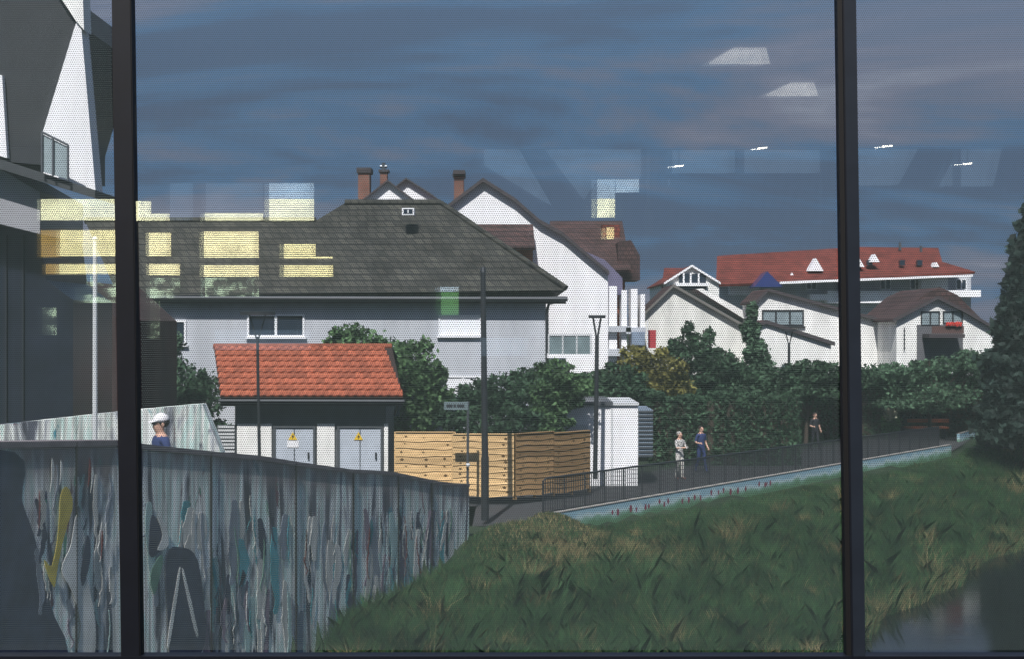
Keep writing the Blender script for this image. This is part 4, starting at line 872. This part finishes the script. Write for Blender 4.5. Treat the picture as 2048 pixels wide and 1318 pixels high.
me.polygons.add(n); me.polygons.foreach_set('loop_start', np.arange(0, n*5, 5, dtype=np.int32)); me.polygons.foreach_set('loop_total', np.full(n, 5, dtype=np.int32)); me.update(calc_edges=True)
GR1 = mat('grass_green', (.015, .056, .022), .8, .5, .9, col2=(.034, .080, .030), island=.7, spec=.2); GR2 = mat('grass_dry', (.24, .20, .10), .85, .3, 1, island=.35, spec=.2)
me.materials.append(GR1); me.materials.append(GR2)
pxs = 1024+ok[:, 0]/ok[:, 1]*F
dry = np.exp(-(((ok[:, 0]-1.8)/2.0)**2+((ok[:, 1]-28.3)/1.6)**2))*.8+.03+np.exp(-((ok[:, 3]-.15)/.28)**2)*.45*(ok[:, 1] < 40)*(ok[:, 1] > 25)
me.polygons.foreach_set('material_index', np.where(istuft, (tid*104729) % 100 < 9, (rng.random(n) < dry*(.35+clump)) | tall).astype(np.int32))
gr = bpy.data.objects.new('meadow_grass', me); C.objects.link(gr); tag(gr, 'rough green and dry grass covering the bank', 'grass', kind='stuff')

# ------------------------------------------------------------------ people
def person(label, loc, face, height, mats, pose, hair=None, cap=False, glasses=False):
    """face: heading angle of the person (0 looks along -y, towards the camera)"""
    s = height/1.75
    J = dict(pelvis=(0, 0, .95), belly=(0, 0, 1.08), chest=(0, -.01, 1.28), top=(0, 0, 1.43), neck=(0, -.01, 1.51), jaw=(0, -.03, 1.57), head=(0, -.02, 1.65), crown=(0, 0, 1.73), nose=(0, -.115, 1.63))
    R = dict(pelvis=(.155, .11), belly=(.14, .10), chest=(.165, .115), top=(.12, .085), neck=(.058, .058), jaw=(.07, .08), head=(.083, .098), crown=(.06, .07), nose=(.014, .012))
    E = [('pelvis', 'belly'), ('belly', 'chest'), ('chest', 'top'), ('top', 'neck'), ('neck', 'jaw'), ('jaw', 'head'), ('head', 'crown'), ('head', 'nose')]
    for sd_, sg_ in (('l', 1), ('r', -1)):
        p = pose[sd_]
        J[sd_+'sh'] = (.185*sg_, 0, 1.41); J[sd_+'el'] = p[0]; J[sd_+'wr'] = p[1]
        wv = (Vector(p[1])-Vector(p[0])).normalized(); pal = Vector(p[1])+wv*.07; J[sd_+'pa'] = tuple(pal)
        R[sd_+'sh'] = (.06, .06); R[sd_+'el'] = (.043, .043); R[sd_+'wr'] = (.027, .027); R[sd_+'pa'] = (.036, .022)
        E += [('top', sd_+'sh'), (sd_+'sh', sd_+'el'), (sd_+'el', sd_+'wr'), (sd_+'wr', sd_+'pa')]
        side = wv.cross(Vector((sg_, .2, .1))).normalized()
        for q in range(4):
            o_ = side*((q-1.5)*.021); a_ = pal+wv*.03+o_; b2 = pal+wv*(.068 if q in (1, 2) else .056)+o_*1.15+Vector((-sg_*.012, -.008, 0))
            J[f'{sd_}f{q}'] = tuple(a_); J[f'{sd_}g{q}'] = tuple(b2); R[f'{sd_}f{q}'] = (.010, .010); R[f'{sd_}g{q}'] = (.008, .008); E += [(sd_+'pa', f'{sd_}f{q}'), (f'{sd_}f{q}', f'{sd_}g{q}')]
        th_ = Vector(p[1])+wv*.035-side*.045+Vector((-sg_*.012, 0, 0)); J[sd_+'th'] = tuple(th_); R[sd_+'th'] = (.010, .010); E.append((sd_+'wr', sd_+'th'))
        kn, ak = p[2], p[3]
        J[sd_+'hp'] = (.09*sg_, 0, .90); J[sd_+'kn'] = kn; J[sd_+'ak'] = ak; J[sd_+'to'] = (ak[0]+.02*sg_, ak[1]-.15, .035)
        R[sd_+'hp'] = (.095, .10); R[sd_+'kn'] = (.060, .062); R[sd_+'ak'] = (.040, .042); R[sd_+'to'] = (.036, .030)
        E += [('pelvis', sd_+'hp'), (sd_+'hp', sd_+'kn'), (sd_+'kn', sd_+'ak'), (sd_+'ak', sd_+'to')]
    names = list(J); me = bpy.data.meshes.new('body'); me.from_pydata([J[k_] for k_ in names], [(names.index(a), names.index(b_)) for a, b_ in E], [])
    tmp = bpy.data.objects.new('tmp', me); C.objects.link(tmp); md = tmp.modifiers.new('s', 'SKIN'); md.use_smooth_shade = True
    for i, k_ in enumerate(names): me.skin_vertices[0].data[i].radius = R[k_]
    me.skin_vertices[0].data[names.index('pelvis')].use_root = True
    tmp.modifiers.new('u', 'SUBSURF').levels = 2
    dg = bpy.context.evaluated_depsgraph_get(); bm_ = bpy.data.meshes.new_from_object(tmp.evaluated_get(dg)); bpy.data.objects.remove(tmp)
    bm_.name = 'body'; bm_.materials.clear()
    for m in mats: bm_.materials.append(m)              # skin, shirt, trousers, shoes
    for p_ in bm_.polygons:
        c = p_.center
        arm = abs(c.x) > .20 and c.z < 1.45
        el = min((Vector(c)-Vector(J[q+'wr'])).length for q in 'lr'); bare = pose.get('bare', True)
        near_el = arm and c.z < (1.20 if bare else .0) or el < .09
        mi = 3 if c.z < .09 else 2 if c.z < .93 and not arm else 0 if c.z > 1.47 or near_el else 1
        p_.material_index = mi; p_.use_smooth = True
    t = thing('person', label, 'person', loc); t.rotation_euler = (0, 0, face); t.scale = (s, s, s)
    ORG[t.name] = Vector((0, 0, 0))
    o = bpy.data.objects.new('body', bm_); C.objects.link(o); o.parent = t
    for sg_ in (-1, 1):
        MB().sphere((sg_*.034, -.105, 1.66), (.013, .007, .008), 8).build('eye', DARK, t)
        MB().sphere((sg_*.086, -.005, 1.635), (.012, .024, .034), 8).build('ear', mats[0], t)
    MB().sphere((0, -.108, 1.585), (.024, .007, .006), 8).build('mouth', mat('lips', (.30, .12, .10), .6), t)
    if hair:
        hb = MB(); hb.sphere((0, .018, 1.672), (.098, .108, .092), 14)
        hb.v = [q if not (q.y < -.045 and q.z < 1.70) else Vector((q.x, -.045, q.z)) for q in hb.v]; hb.build('hair', hair, t, smooth=True)
    if cap:
        cbm = MB().sphere((0, .004, 1.69), (.101, .116, .108), 18); cbm.v = [Vector((q.x*(.96 if q.z < 1.69 else 1), q.y*(.96 if q.z < 1.69 else 1), max(q.z, 1.672))) for q in cbm.v]
        CAPM = mat('cap_cloth', (.72, .70, .71), .8, .06, 20)
        cp = cbm.build('cap', CAPM, t, smooth=True)
        bv = MB(); k = 10; ring = [Vector((.078*math.cos(math.pi+math.pi*j/k), -.05+.12*math.sin(math.pi+math.pi*j/k)-.02, 1.690-.03*math.sin(math.pi*j/k))) for j in range(k+1)]
        n_ = len(ring); bv.add(ring+[q+Vector((0, 0, .010)) for q in ring], [tuple(range(n_)), tuple(range(2*n_-1, n_-1, -1))]+[(j, (j+1) % n_, n_+(j+1) % n_, n_+j) for j in range(n_)]); bv.build('visor', CAPM, cp)
    if glasses:
        gb = MB()
        for sg_ in (-1, 1): gb.sphere((sg_*.036, -.112, 1.655), (.030, .010, .022), 10); gb.tube([(sg_*.066, -.105, 1.665), (sg_*.092, .0, 1.655)], .004, 5)
        gb.tube([(-.012, -.118, 1.662), (.012, -.118, 1.662)], .004, 5); gb.build('sunglasses', DARK, t)
    return t
stand = dict(l=((.25, .02, 1.14), (.24, -.06, .90), (.095, -.02, .50), (.10, .02, .08)), r=((-.25, .02, 1.14), (-.24, -.06, .90), (-.095, -.02, .50), (-.10, .02, .08)))
walk = dict(l=((.26, .06, 1.15), (.25, -.08, .96), (.09, -.10, .52), (.09, -.20, .09)), r=((-.26, .0, 1.15), (-.20, -.22, 1.12), (-.09, .03, .50), (-.09, .22, .12)))
hold = dict(l=((.25, -.10, 1.16), (.10, -.30, 1.20), (.09, -.06, .51), (.09, -.05, .08)), r=((-.25, -.10, 1.16), (-.10, -.30, 1.18), (-.09, .0, .50), (-.09, .10, .09)))
HAIR = mat('dark_hair', (.02, .015, .012), .6); HAIRG = mat('grey_hair', (.35, .33, .31), .7)
NAVY = mat('navy_cloth', (.03, .045, .13), .85, .2, 12); BLK = mat('black_cloth', (.02, .021, .027), .85, .2, 12); PALE = mat('pale_trousers', (.60, .57, .53), .85, .1, 8); PATT = mat('patterned_shirt', (.10, .10, .11), .85, .1, 22, col2=(.75, .72, .68), detail=1); SHOE = mat('brown_shoe', (.22, .09, .06), .7)
p = P(322, 828, 17.0); person('person in white cap, sunglasses and navy shirt behind the painted wall', (p.x, 17.0, p.z-1.78), math.radians(-52), 1.75, [SKIN, NAVY, BLK, BLK], stand, hair=HAIR, cap=True, glasses=True)
p = P(1359, 956, 39.6); person('person in patterned shirt and pale trousers walking on the road', (p.x, 39.6, -4.95), math.radians(38), 1.58, [SKIN, PATT, PALE, SHOE], hold, hair=HAIRG)
p = P(1402, 940, 41.4); person('person in dark clothes walking beside the pale trousered one', (p.x, 41.4, -4.95), math.radians(30), 1.62, [SKIN, NAVY, NAVY, BLK], walk, hair=HAIR)
p = P(1630, 905, 49.0); person('person in black clothes on the road left of the right mullion', (p.x, 49.0, -4.95), math.radians(20), 1.55, [SKIN, BLK, BLK, BLK], walk, hair=HAIR)
